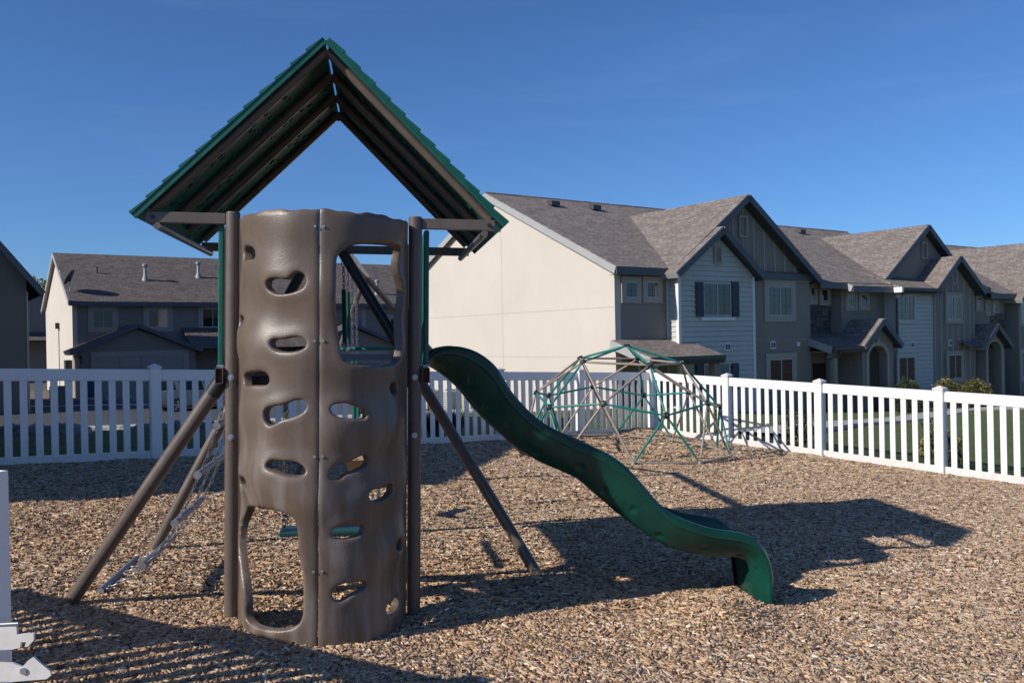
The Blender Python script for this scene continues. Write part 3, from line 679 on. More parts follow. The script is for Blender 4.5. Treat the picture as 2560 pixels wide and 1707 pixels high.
# ---- slide: moulded trough, profile read off the photograph on the plane of its near flank
zs6 = lambda x, y: (1000 + x / 2.24, 840 + y / 2.24)
PAIRS = [((140,152),(143,166)),((200,100),(190,182)),((290,78),(262,228)),((360,85),(320,275)),((430,110),(370,325)),((490,150),(410,375)),((540,200),(445,420)),((580,265),(485,465)),((620,330),(530,512)),((680,400),(590,565)),((740,460),(650,618)),((820,520),(730,674)),((900,560),(820,725)),((1000,610),(930,772)),((1100,650),(1030,820)),((1180,690),(1090,865)),((1250,740),(1145,912)),((1310,800),(1195,955)),((1370,870),(1255,1005)),((1430,940),(1320,1062)),((1500,1000),(1395,1114)),((1570,1040),(1480,1170)),((1650,1070),(1570,1213)),((1750,1100),(1690,1242)),((1850,1115),(1810,1258)),((1930,1130),(1900,1262)),((1990,1160),(1955,1270)),((2040,1210),(1992,1298)),((2070,1280),(2008,1350)),((2084,1370),(2016,1420)),((2082,1500),(2030,1500))]
SY = 0.085; SWID = 0.56
def sl_px(p):
    q = zs6(*p); P = on_plane(q[0], q[1], T(0, SY, 0), TA[1]); l = Tinv(P); return np.array([l[0], l[2]])
rim = np.array([sl_px(a) for a, b in PAIRS]); low = np.array([sl_px(b) for a, b in PAIRS])
def resample(P, n):
    t = np.linspace(0, len(P) - 1, n); i = np.clip(t.astype(int), 0, len(P) - 2); f = (t - i)[:, None]
    p0 = P[np.clip(i - 1, 0, None)]; p1 = P[i]; p2 = P[i + 1]; p3 = P[np.clip(i + 2, None, len(P) - 1)]
    return 0.5 * ((2 * p1) + (-p0 + p2) * f + (2 * p0 - 5 * p1 + 4 * p2 - p3) * f ** 2 + (-p0 + 3 * p1 - 3 * p2 + p3) * f ** 3)
NS = 260; rim = resample(rim, NS); low = resample(low, NS)
def slide_mesh():
    na = 26
    # section across: (y offset, blend rim->low in [0..1], lift)
    fl = [(0.020 + 0.010 * (1 - t), 1 - t) for t in np.linspace(0, 1, na)]          # near flank from low edge up to rim
    sec = [(y, b, 0.0) for y, b in fl]
    rimc = [(0.012, 0.0, 0.010), (0.022, 0.0, 0.019), (0.040, 0.0, 0.020), (0.052, 0.02, 0.012), (0.060, 0.10, 0.0)]
    inn = [(0.066, 0.28, 0), (0.086, 0.50, 0), (0.125, 0.70, 0), (0.165, 0.81, 0), (0.21, 0.86, 0)]
    half = rimc + inn
    sec = [(0.135, 1.0, 0)] + [(0.012 * (1 - (1 - t)) * 0 + 0.130 * (1.0 - t) ** 1.6, 1.0 - t, 0.0) for t in np.linspace(0.02, 1, na)] + half
    full = sec + [(SWID - y, b, l) for y, b, l in sec[::-1]]
    dim_t = np.linspace(0.06, 0.93, 12); V = []
    for i in range(NS):
        d = rim[i] - low[i]; L = np.linalg.norm(d) + 1e-6; d = d / L
        for j, (y, b, l) in enumerate(full):
            p = rim[i] * (1 - b) + low[i] * b + d * l * min(1, L / 0.10)
            dep = 0.0
            u = i / (NS - 1)
            if 1 <= j <= na:
                for k, tk in enumerate(dim_t):       # moulded dimples in the flank
                    bb = 0.62 if k % 2 else 0.80
                    du = (u - tk) * 3.3; db = (b - bb) * 0.21
                    r2 = (du * du + db * db) / (0.024 ** 2)
                    if r2 < 4: dep += 0.011 * math.exp(-r2 * r2)
                dep -= 0.006 * math.exp(-((b - 0.16) / 0.03) ** 2)   # raised seam under the rim
            V.append(T(p[0], SY + y + dep, p[1]))
    k = len(full); fs = [(i * k + j, i * k + j + 1, (i + 1) * k + j + 1, (i + 1) * k + j) for i in range(NS - 1) for j in range(k - 1)]
    m = MB(); m.v = [tuple(p) for p in V]; m.f = fs; return m
sl_ = slide_mesh().build('slide', M['slide_green'], play, True, recalc=False)
md = sl_.modifiers.new('thickness', 'SOLIDIFY'); md.thickness = 0.006; md.offset = 0

# ------------------------------------------------------------------ swings hanging from the beam and deck
def beam_at(Yw, drop=0.0):
    t = (Yw - b0[1]) / (b1[1] - b0[1]); return b0 + (b1 - b0) * t - np.array([0, 0, drop])
def hang(pY, zlow, parent, sleeve=None):
    top = beam_at(pY, 0.045); MB().tube(top + np.array([0, 0, 0.02]), top - np.array([0, 0, 0.035]), 0.013, n=10).build('hanger_bolt', M['galv'], parent, True)
    m = MB().torus(top - np.array([0, 0, 0.06]), (0, 0, 1), (1, 0, 0), 0.035, 0.014, 0.005, 12, 5); m.build('snap_hook', M['galv'], parent, True)
    low_ = np.array([top[0], top[1], zlow]); MB().chain(top - np.array([0, 0, 0.09]), low_, 0.034, 0.011, 0.004).build('chain', M['chain'], parent, True)
    if sleeve: MB().tube(np.array([top[0], top[1], sleeve[0]]), np.array([top[0], top[1], sleeve[1]]), 0.019, n=12).build('grip_sleeve', M['plastic_green'], parent, True)
    return low_
tr = root('trapeze_bar', 'trapeze bar on chains with green grip sleeves inside the wall window', 'trapeze', tuple(beam_at(6.55)))
a_ = hang(6.62, 1.57, tr, (1.62, 2.03)); b_ = hang(6.95, 1.57, tr, (1.62, 2.03))
MB().tube(a_ + (b_ - a_) * -0.12, b_ + (b_ - a_) * 0.12, 0.014, n=12).build('bar', M['galv'], tr, True)
sw = root('swing', 'belt swing with tan seat on long chains behind the climbing wall', 'swing', tuple(beam_at(7.6)))
a_ = hang(7.35, 0.62, sw, (0.95, 1.50)); b_ = hang(7.80, 0.62, sw, (0.95, 1.50))
sag = [a_ + (b_ - a_) * t - np.array([0, 0, 0.12 * math.sin(math.pi * t)]) for t in np.linspace(0, 1, 9)]
m = MB()
for p, q in zip(sag[:-1], sag[1:]): m.beam(p, q, 0.15, 0.014)
m.build('seat', mat('tan_seat', (0.32, 0.23, 0.12), 0.6), sw)
us = root('board_swing', 'flat green board seat hung on chains under the tower deck', 'swing', tuple(T(CX, 0.5, 1.3)))
sz = 0.37; s0_ = T(0.22, 0.46, sz); s1_ = T(0.86, 0.46, sz)
MB().beam(s0_, s1_, 0.20, 0.030).build('seat', mat('teal_seat', (0.015, 0.075, 0.08), 0.4, 0.1), us, bevel=0.008)
for x in (0.25, 0.83):
    for y in (0.39, 0.53): MB().chain(T(x, y, sz + 0.01), T(x, y, 1.31), 0.034, 0.011, 0.004).build('chain', M['chain'], us, True)

# ------------------------------------------------------------------ chain ladder on the tower's left side
lad = root('chain_ladder', 'chain climbing ladder with steel rungs sloping from the tower to the mulch', 'ladder', tuple(on_ground(300, 1450)))
near = [T(-0.09, 0.36, 1.36)] + [atY(x, y, 5.27) for x, y in ((545, 1062), (498, 1184), (442, 1303), (361, 1409))] + [on_ground(257, 1480) + np.array([0, 0, 0.02])]
ladv = TA[1] * 0.74
for i, p in enumerate(near):
    if i == 0: continue
    e = p + ladv - TA[1] * 0.03
    r_ = MB().tube(p - TA[1] * 0.05, e + TA[1] * 0.05, 0.022, n=16).build('rung', M['rung'], lad, True)
    MB().tube(p - TA[1] * 0.058, p - TA[1] * 0.0495, 0.024, n=16).build('rung_cap', M['galv'], r_, True)
for f in (0.0, 0.5, 1.0):
    path = [p + ladv * f * 0.96 for p in near]
    pp = resample(np.array(path), 26); MB().chain_path([p + np.array([0, 0, -0.012]) for p in pp], 0.040, 0.0095, 0.0036).build('chain', M['chain'], lad, True)

# ------------------------------------------------------------------ dome climber (two-frequency geodesic half sphere)
DR = 1.629; DC = np.array([1.701, 13.40, -0.05 * 1.701 - 0.005 * 13.4 + 0.01]); DAZ = -1.296
def sph(th, ph): return np.array([math.sin(th) * math.cos(ph), math.sin(th) * math.sin(ph), math.cos(th)])
ia = math.atan(2); nrm = lambda p: p / np.linalg.norm(p)
DV = {'A': np.array([0, 0, 1.0])}
for i in range(5): DV['U%d' % i] = sph(ia, math.radians(72 * i))
for i in range(5):
    DV['R%d' % i] = nrm(DV['A'] + DV['U%d' % i]); DV['M%d' % i] = nrm(DV['U%d' % i] + DV['U%d' % ((i + 1) % 5)])
    for s in (0, 1): DV['B%d%d' % (i, s)] = nrm(DV['U%d' % i] + sph(math.pi - ia, math.radians(72 * i + 36 - 72 * s)))
rz = np.array(Matrix.Rotation(DAZ, 3, 'Z')); rtl = np.array(Matrix.Rotation(0.048, 3, 'Y')) @ np.array(Matrix.Rotation(0.036, 3, 'X'))
DP = {k: DC + rtl @ rz @ (v * DR) for k, v in DV.items()}
for k in DP:
    if k[0] == 'B': DP[k][2] = max(DP[k][2], gzf(DP[k][0], DP[k][1]) + 0.030)
GREEN = []; TAN = []
for i in range(5):
    j = (i + 1) % 5; h = (i - 1) % 5
    GREEN += [('A', 'R%d' % i), ('R%d' % i, 'U%d' % i), ('U%d' % i, 'M%d' % i), ('M%d' % h, 'U%d' % i), ('U%d' % i, 'B%d0' % i), ('U%d' % i, 'B%d1' % i)]
    TAN += [('R%d' % i, 'R%d' % j), ('R%d' % i, 'M%d' % i), ('R%d' % j, 'M%d' % i), ('M%d' % i, 'B%d0' % i), ('M%d' % i, 'B%d1' % j), ('B%d1' % i, 'B%d0' % i), ('B%d0' % i, 'B%d1' % j)]
dome = root('dome_climber', 'geodesic dome climber of green and tan steel tubes in the fence corner', 'climbing dome', tuple(DC))
for lst, mt in ((GREEN, M['dome_green']), (TAN, M['steel_tan'])):
    for a, b in lst:
        p, q = DP[a], DP[b]; d = q - p; L = np.linalg.norm(d); d /= L
        p_, q_ = p + d * 0.03, q - d * 0.03
        MB().sweep([p_, p_ + d * 0.07, p_ + d * 0.12, q_ - d * 0.12, q_ - d * 0.07, q_], [0.012, 0.013, 0.0172, 0.0172, 0.013, 0.012], 12).build('tube', mt, dome, True)
for k, p in DP.items():
    n = nrm(p - DC)
    if k[0] == 'B':
        MB().tube(p - np.array([0, 0, 0.02]), p + np.array([0, 0, 0.03]), 0.035, 0.028, n=12).build('foot_joint', M['steel_tan'], dome, True)
    else:
        MB().sweep([p - n * 0.022, p - n * 0.012, p + n * 0.016, p + n * 0.026, p + n * 0.028], [0.034, 0.048, 0.050, 0.040, 0.016], 18).build('hub', M['rubber'], dome, True)
        MB().tube(p + n * 0.026, p + n * 0.036, 0.011, n=8).build('hub_bolt', M['galv'], dome, True)

# ------------------------------------------------------------------ gate at the left edge of the frame
gp = np.array([-1.918, 3.12]); gdir = np.array([-2.6, 1.25]); gdir /= np.linalg.norm(gdir)
gzp = gzf(*gp); gang = math.atan2(gdir[1], gdir[0])
gate = root('gate', 'white vinyl gate with hollow post and latch at the left edge', 'gate', (gp[0], gp[1], gzp))
def hollow_post(parent, at, h, w=0.10):
    m = MB(); ax = (np.array([gdir[0], gdir[1], 0]), np.array([-gdir[1], gdir[0], 0]), np.array([0, 0, 1.0])); t = 0.006
    c = np.array([at[0], at[1], gzp + h / 2 - 0.05])
    for k in range(4):
        a = ax[k % 2]; sgn = 1 if k < 2 else -1; b = ax[1 - k % 2]
        ln = w if k % 2 == 0 else w - 2 * t - 0.0005
        m.box(c + a * sgn * (w / 2 - t / 2), (t, ln, h + 0.1), (a, b, ax[2]))
    return m.build('gate_post', M['vinyl'], parent)
GH = 1.105
hollow_post(gate, gp, GH); hollow_post(gate, gp + gdir * 1.45, GH)
for seg in range(2):
    a3 = np.array([*(gp + gdir * (0.055 + 1.45 * seg)), gzp]); b3 = np.array([*(gp + gdir * (1.395 + 1.45 * seg)), gzp + 0.07])
    up = np.array([0, 0, 1.0])
    MB().beam(a3 + up * 0.97, b3 + up * 0.97, 0.042, 0.146).build('top_rail', M['vinyl'], gate, bevel=0.004)
    MB().beam(a3 + up * 0.10, b3 + up * 0.10, 0.042, 0.12).build('bottom_rail', M['vinyl'], gate, bevel=0.004)
    for k in range(10):
        p = a3 + (b3 - a3) * ((k + 0.5) / 10)
        inst(picket_me, 'picket', gate, (p[0], p[1], p[2] + 0.02), (0, 0, gang))
hollow_post(gate, gp + gdir * 2.9, GH)
lt = root('gate_latch', 'white metal gate latch with a pointed striker on the gate post', 'latch', (gp[0], gp[1], gzp + 0.5))
pl_y = gp[1] - 0.065
def lpx(x, y): q = (x / 2.156, 980 + y / 2.156); return atY(q[0], q[1], pl_y)
def latch_plate(name, pts, th=0.008, y=0.0):
    P = [lpx(*p) + np.array([0, y, 0]) for p in pts]; return MB().prism(P, np.array([0, th, 0])).build(name, M['vinyl'], lt)
latch_plate('strike_plate', [(-40, 1455), (70, 1460), (120, 1480), (150, 1445), (180, 1425), (205, 1450), (268, 1500), (275, 1525), (250, 1545), (60, 1560), (-40, 1560)], 0.010)
latch_plate('latch_hook', [(-40, 1262), (88, 1262), (90, 1305), (180, 1300), (182, 1335), (150, 1370), (132, 1372), (140, 1345), (112, 1345), (108, 1375), (70, 1385), (-40, 1390)], 0.012)
for x in (128,): MB().tube(lpx(x, 1500) + np.array([0, -0.006, 0]), lpx(x, 1500) + np.array([0, 0.004, 0]), 0.012, n=14).build('bolt', M['galv'], lt, True)
MB().tube(lpx(-30, 1252), lpx(100, 1245), 0.006, n=10).build('latch_pin', M['galv'], lt, True)

# ------------------------------------------------------------------ houses
AB = math.radians(34.5); UB = np.array([math.cos(AB), math.sin(AB), 0]); VB = np.array([-math.sin(AB), math.cos(AB), 0]); ZB = np.array([0, 0, 1.0])
class Frame:
    """house frame: t along the street front, o away from the viewer, z up"""
    def __init__(s, k): s.k = np.array([k[0], k[1], 0.0])
    def P(s, t, o, z): return s.k + UB * t + VB * o + ZB * z
    def px(s, x, y, o):
        q = on_plane(x, y, s.k + VB * o, VB) - s.k; return float(q @ UB), float(q[2])
    def pxs(s, x, y, t):
        q = on_plane(x, y, s.k + UB * t, UB) - s.k; return float(q @ VB), float(q[2])
AXB = (UB, VB, ZB)
def fbox(fr, t0, t1, o0, o1, z0, z1, m=None):
    m = m or MB(); m.box(fr.P((t0 + t1) / 2, (o0 + o1) / 2, (z0 + z1) / 2), (t1 - t0, o1 - o0, z1 - z0), AXB); return m
def front_prism(fr, poly, o0, o1):          # poly in (t, z), extruded along o
    return MB().prism([fr.P(t, o0, z) for t, z in poly], VB * (o1 - o0))
def side_prism(fr, poly, t0, t1):           # poly in (o, z), extruded along t
    return MB().prism([fr.P(t0, o, z) for o, z in poly], UB * (t1 - t0))
def roof_slab(fr, name, parent, a, b, along, mt, th=0.10):
    """a -> b: eave point to ridge point (t,o,z); along: ('t'|'o', start, end); shingle skin on top"""
    kind, s0, s1 = along
    def pt(p, s): return fr.P(s, p[1], p[2]) if kind == 't' else fr.P(p[0], s, p[2])
    A = pt(a, s0); ex = pt(a, s1) - A; Bv = pt(b, s0) - A; L = np.linalg.norm(Bv); bd = Bv / L; ed = ex / np.linalg.norm(ex)
    nn = np.cross(ed, bd); nn = nn if nn[2] > 0 else -nn; nn /= np.linalg.norm(nn)
    m = MB(); m.prism([A, A + Bv, A + Bv + nn * th, A + nn * th], ex)
    uvf = lambda p: (float((p - A) @ ed) + 3.1, float((p - A) @ bd))
    return m.build(name, mt, parent, uvf=uvf), A, ed, bd, nn, L
def window(fr, parent, t0, t1, z0, z1, o, panes=2, left='pane_blind', right='pane_dark', trim=0.20, trimmat='stucco_trim', grid=True, frame='frame'):
    """sliding window with stucco surround; o = wall face (smaller o is nearer the viewer)"""
    w = MB()
    if trim:
        e = trim
        for k, (a, b, c, d) in enumerate(((t0 - e, t1 + e, z1, z1 + e), (t0 - e, t1 + e, z0 - e, z0), (t0 - e, t0, z0, z1), (t1, t1 + e, z0, z1))):
            fbox(fr, a, b, o - 0.055, o + 0.02, c, d, w)
        wt = w.build('window_surround', M[trimmat], parent)
    else: wt = parent
    f = 0.042; n = panes
    win = fbox(fr, t0, t1, o - 0.012, o + 0.02, z0, z1).build('window_backing', M['dark'], parent)
    fm = MB()
    for a, b, c, d in ((t0, t1, z1 - f, z1), (t0, t1, z0, z0 + f), (t0, t0 + f, z0 + f, z1 - f), (t1 - f, t1, z0 + f, z1 - f)): fbox(fr, a, b, o - 0.040, o - 0.013, c, d, fm)
    for k in range(1, n):
        tm = t0 + (t1 - t0) * k / n; fbox(fr, tm - f / 2, tm + f / 2, o - 0.044, o - 0.013, z0 + f, z1 - f, fm)
    wf = fm.build('window_frame', M[frame], parent)
    for k in range(n):
        a = t0 + (t1 - t0) * k / n + f * 0.7; b = t0 + (t1 - t0) * (k + 1) / n - f * 0.7
        p = fbox(fr, a, b, o - 0.024, o - 0.015, z0 + f, z1 - f).build('pane', M[(left, right)[k % 2]], wf)
        if grid:
            gm = MB(); fbox(fr, (a + b) / 2 - 0.006, (a + b) / 2 + 0.006, o - 0.029, o - 0.0245, z0 + f, z1 - f, gm)
            nz = max(2, int(round((z1 - z0) / 0.42)))
            for q in range(1, nz): zq = z0 + (z1 - z0) * q / nz; fbox(fr, a, b, o - 0.0285, o - 0.0245, zq - 0.006, zq + 0.006, gm)
            gm.build('glazing_bar', M['glaze'], wf)
    return wf
def lap_siding(fr, parent, t0, t1, o, z0, z1, expo=0.178, clip=None, mt='siding'):
    n = int((z1 - z0) / expo)
    for k in range(n + 1):
        za = z0 + k * expo; zb = min(za + expo + 0.012, z1); a, b = t0, t1
        if za > z1 - 0.03: break
        if clip: a, b = clip((za + zb) / 2); a = max(a, t0); b = min(b, t1)
        if b - a < 0.08: continue
        MB().prism([fr.P(a, o, za), fr.P(a, o - 0.045, za), fr.P(a, o - 0.020, zb - 0.030), fr.P(a, o, zb - 0.030)], UB * (b - a)).build('siding_board', M[mt], parent)
def batten(fr, parent, ts, o, zf0, zf1, mt='stucco_trim'):
    for t in ts:
        za = zf0(t); zb = zf1(t)
        if zb - za > 0.1: fbox(fr, t - 0.035, t + 0.035, o - 0.03, o + 0.01, za, zb).build('batten', M[mt], parent)
def gable_vent(fr, parent, t, z, o, w=0.42, h=0.72):
    v = MB()
    for a, b, c, d in ((t - w / 2, t + w / 2, z + h / 2 - 0.07, z + h / 2), (t - w / 2, t + w / 2, z - h / 2, z - h / 2 + 0.07), (t - w / 2, t - w / 2 + 0.07, z - h / 2 + 0.07, z + h / 2 - 0.07), (t + w / 2 - 0.07, t + w / 2, z - h / 2 + 0.07, z + h / 2 - 0.07)): fbox(fr, a, b, o - 0.06, o + 0.01, c, d, v)
    vo = v.build('gable_vent', M['stucco_trim'], parent)
    n = 7
    for k in range(n):
        zz = z - h / 2 + 0.09 + (h - 0.18) * (k + 0.5) / n; c = fr.P(t, o - 0.025, zz)
        MB().box(c, (w - 0.145, 0.05, 0.014), (UB, VB * 0.8 + ZB * 0.6, ZB * 0.8 - VB * 0.6)).build('vent_slat', M['stucco_trim'], vo)
def gable_roof(fr, parent, tl, tm, tr, ze, zr, o0, o1, th=0.10, mt='shingle', fmat='fascia', sof=True):
    """front gable: slopes, fascia boards on the front rake, soffit colour underneath"""
    for a, b in ((tl, tm), (tr, tm)):
        rs, A, ed, bd, nn, L = roof_slab(fr, 'roof_slope', parent, (a, 0, ze), (b, 0, zr), ('o', o0, o1), M[mt], th)
        fm = MB(); fm.prism([A - nn * 0.14, A + bd * L - nn * 0.14, A + bd * L + nn * (th - 0.012), A + nn * (th - 0.012)], -VB * 0.03)
        fm.build('fascia', M[fmat], parent)
        sm = MB(); sm.prism([A - nn * 0.012, A + bd * L - nn * 0.012, A + bd * L - nn * 0.002, A - nn * 0.002], VB * 0.45); sm.build('soffit', M[fmat], parent)
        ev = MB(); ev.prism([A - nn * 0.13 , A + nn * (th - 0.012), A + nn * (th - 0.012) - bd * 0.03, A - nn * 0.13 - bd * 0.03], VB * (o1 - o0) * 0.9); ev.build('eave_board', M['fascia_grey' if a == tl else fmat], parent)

K1 = atY(1697, 840, 29.6); H1 = Frame(K1)
ZG = -1.75
row = root('townhouse_row', 'two-storey townhouse row with brown shingle roofs, cream end wall and siding gable', 'townhouse', tuple(H1.P(10, 5, ZG)))
MO, RO = 0.53, 8.05            # main wall face, main ridge
TL0 = -2.42
sl_m = (7.42 - 3.85) / (RO - 0.23)
def main_z(o): return 3.85 + sl_m * (o - 0.23)
# end unit: body in cream on the sunlit end, taupe to the front
ZE = main_z(MO) - 0.06; DEP = 15.1
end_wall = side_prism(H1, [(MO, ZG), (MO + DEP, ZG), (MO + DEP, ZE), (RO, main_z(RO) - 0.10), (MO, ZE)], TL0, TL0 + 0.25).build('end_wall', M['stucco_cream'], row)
for (o_a, z_a, o_b, z_b) in ((MO, 2.62, MO + DEP, 2.62), (MO, 0.92, MO + DEP, 0.92)):     # control joints
    MB().box(H1.P(TL0 - 0.001, (o_a + o_b) / 2, z_a), (0.006, DEP - 0.1, 0.016), AXB).build('control_joint', M['stucco_trim'], end_wall)
MB().box(H1.P(TL0 - 0.001, 7.25, 2.2), (0.006, 0.016, 7.6), AXB).build('control_joint', M['stucco_trim'], end_wall)
vt = side_prism(H1, [(7.25, 5.9), (8.75, 5.9), (8.75, 6.4), (8.0, 6.85), (7.25, 6.4)], TL0 - 0.05, TL0 - 0.002).build('gable_patch', M['stucco_cream'], row)
body = [(-2.17, 8.2, 0.0), (8.2, 21.6, -0.28), (21.6, 36.5, -0.55)]
for ta, tb, dz in body:
    fo_ = MO if ta < 0 else 2.4
    tb_ = 7.6 if ta < 0 else tb - 0.02
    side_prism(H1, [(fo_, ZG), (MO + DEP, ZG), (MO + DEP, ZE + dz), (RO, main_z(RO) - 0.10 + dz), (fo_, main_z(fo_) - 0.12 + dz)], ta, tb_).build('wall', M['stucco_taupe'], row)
    t_start = ta - (0.44 if ta < 0 else 0.0)
    for fo, bo in ((0.23, RO), (2 * RO - 0.23, RO)):
        rs, A, ed, bd, nn, L = roof_slab(H1, 'roof_slope', row, (0, fo, 3.85 + dz), (0, bo, 7.42 + dz), ('t', t_start, tb), M['shingle'], 0.10)
        if ta < 0:     # rake boards and soffit on the sunlit end
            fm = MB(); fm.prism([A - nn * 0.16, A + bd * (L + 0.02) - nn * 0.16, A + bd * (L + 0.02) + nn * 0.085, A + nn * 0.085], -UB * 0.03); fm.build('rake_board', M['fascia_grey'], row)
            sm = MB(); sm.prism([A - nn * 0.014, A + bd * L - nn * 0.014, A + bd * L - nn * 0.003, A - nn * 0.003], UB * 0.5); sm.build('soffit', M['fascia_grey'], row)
        if fo < 1:
            ev = MB(); ev.prism([A - ZB * 0.17 - VB * 0.002, A + ZB * 0.085 - VB * 0.002, A + ZB * 0.085 - VB * 0.04, A - ZB * 0.17 - VB * 0.04], ed * (tb - t_start - 0.01)); ev.build('eave_board', M['fascia'], row)
            so_ = MB(); so_.prism([A - ZB * 0.172, A - ZB * 0.16, H1.P(t_start, MO + 0.02, 3.69 + dz), H1.P(t_start, MO + 0.02, 3.68 + dz)], ed * (tb - t_start - 0.01)); so_.build('soffit', M['fascia'], row)
    MB().tube(H1.P(t_start, RO, 7.50 + dz), H1.P(tb, RO, 7.50 + dz), 0.075, n=8).build('ridge_cap', M['shingle'], row, uvf=lambda p: (float(p @ UB), 0.4))
# box vents near the ridge
for x, y in ((1374, 514), (1478, 524), (1996, 583)):
    d = ray(x, y); n_ = np.cross(UB, VB + ZB * sl_m); q = on_plane(x, y, H1.P(0, 0.23, 3.97 - (0.28 if x > 1900 else 0)), n_)
    MB().prism([q + VB * -0.16, q + VB * 0.16 + ZB * 0.05, q + VB * 0.16 + ZB * 0.26, q - VB * 0.16 + ZB * 0.18], UB * 0.42).build('roof_vent', M['downpipe'], row)
# siding bay with its small gable, and the big gable behind it
front_prism(H1, [(0, ZG), (3.9, ZG), (3.9, 3.80), (1.95, 5.20), (0, 3.80)], 0.0, 2.5).build('bay_wall', M['siding'], row)
bay = fbox(H1, 0.06, 3.84, -0.004, 0.0, ZG, ZG + 0.3).build('siding_base', M['siding'], row)
lap_siding(H1, bay, 0.06, 3.84, -0.004, -1.45, 5.15, clip=lambda z: (0.06 if z < 3.75 else 0.06 + (z - 3.80) / 0.72 + 0.05, 3.84 if z < 3.75 else 3.84 - (z - 3.80) / 0.72 - 0.05))
for k in range(30):           # boards on the bay's left return
    za = -1.45 + k * 0.178
    if za < 3.6: MB().prism([H1.P(0.0, 0.06, za), H1.P(-0.040, 0.06, za), H1.P(-0.008, 0.06, za + 0.178), H1.P(0, 0.06, za + 0.178)], VB * (MO - 0.12)).build('siding_board', M['siding'], bay)
for t in (0.0, 3.84): fbox(H1, t - 0.048, t + 0.075, -0.06, 0.07, ZG, 3.72).build('corner_board', M['white_trim'], row)
fbox(H1, -0.035, 0.03, MO - 0.07, MO + 0.0, ZG, 3.66).build('corner_board', M['white_trim'], row)
gable_roof(H1, row, -0.38, 1.95, 4.12, 3.70, 5.36, -0.38, 2.0)
gable_vent(H1, row, 1.95, 4.45, -0.045, 0.40, 0.62)
front_prism(H1, [(0.3, ZG), (7.68, ZG), (7.68, 3.55), (3.70, 6.50), (0.3, 3.80)], 0.34, 5.5).build('gable_wall', M['stucco_taupe'], row)
gable_roof(H1, row, -0.38, 3.70, 7.85, 3.70, 6.68, -0.06, 6.4)
gable_vent(H1, row, 3.75, 5.62, 0.32, 0.46, 0.80)
rz_ = lambda t: 6.42 - 0.72 * abs(t - 3.70)
batten(H1, row, [2.65, 3.2, 3.75, 4.35, 4.95, 5.55, 6.15, 6.75], 0.34, lambda t: 3.80 if t > 4.2 else (4.2 if t > 3 else 4.6), rz_)
fbox(H1, 4.25, 7.62, 0.27, 0.36, 3.62, 3.80).build('belt_trim', M['stucco_trim'], row)
fbox(H1, 3.95, 7.70, 0.325, 0.345, 1.37, 1.39).build('control_joint', M['stucco_trim'], row)
def win_px(x0, x1, y0, y1, o, **k):
    t0, za = H1.px(x0, y0, o); t1, zb = H1.px(x1, (y0 + y1) / 2, o); _, z0 = H1.px(x0, y1, o)
    return window(H1, row, t0, t1, z0, za, o, **k)
win_px(1756, 1826, 706, 790, -0.045, left='pane_blind', right='pane_dark', trim=0)
win_px(1759, 1823, 909, 975, -0.045, left='pane_curtain', right='pane_curtain', trim=0)
for y0, y1 in ((705, 792), (908, 975)):
    for xa, xb in ((1737, 1755.5), (1827, 1844)):
        t0, za = H1.px(xa, y0, -0.03); t1, _ = H1.px(xb, y0, -0.03); _, zb = H1.px(xa, y1, -0.03)
        sh = fbox(H1, t0, t1, -0.095, -0.02, zb, za).build('shutter', M['shutter'], row)
        for q in (0.16, 0.82): zz = zb + (za - zb) * q; fbox(H1, t0 + 0.01, t1 - 0.01, -0.115, -0.0955, zz - 0.07, zz + 0.07).build('shutter_batten', M['shutter'], sh)
t0, z0 = H1.px(1750, 792, 0); t1, _ = H1.px(1834, 792, 0); fbox(H1, t0, t1, -0.09, -0.005, z0 - 0.13, z0 - 0.01).build('window_sill', M['white_trim'], row)
for x0, x1 in ((1561, 1592), (1614, 1645)): win_px(x0, x1, 704, 745, MO, panes=1, left='pane_blind', trim=0.17)
win_px(1918, 1978, 714, 790, 0.34, left='pane_blind', right='pane_dark', trim=0.22)
win_px(1922, 1981, 898, 965, 0.34, left='pane_dark', right='pane_dark', trim=0.22)
def wall_vent(x0, x1, y0, y1, o):
    t0, za = H1.px(x0, y0, o); t1, _ = H1.px(x1, y0, o); _, zb = H1.px(x0, y1, o)
    v = fbox(H1, t0, t1, o - 0.05, o - 0.004, zb, za).build('wall_vent', M['white_trim'], row)
    w_ = t1 - t0
    for k in (0, 1): fbox(H1, t0 + w_ * (0.10 + 0.46 * k), t0 + w_ * (0.44 + 0.46 * k), o - 0.054, o - 0.0505, zb + 0.05, za - 0.05).build('vent_slot', M['shutter'], v)
wall_vent(1810, 1824, 857, 877, -0.04); wall_vent(1924.5, 1937, 853, 872, 0.34)
t0, za = H1.px(1991, 855, 0.34); fbox(H1, t0, t0 + 0.16, 0.29, 0.335, za - 0.16, za).build('meter_box', M['white_trim'], row)
t0, za = H1.px(1738, 864, -0.02); fbox(H1, t0, t0 + 0.14, -0.06, -0.022, za - 0.18, za).build('meter_box', M['siding'], row)
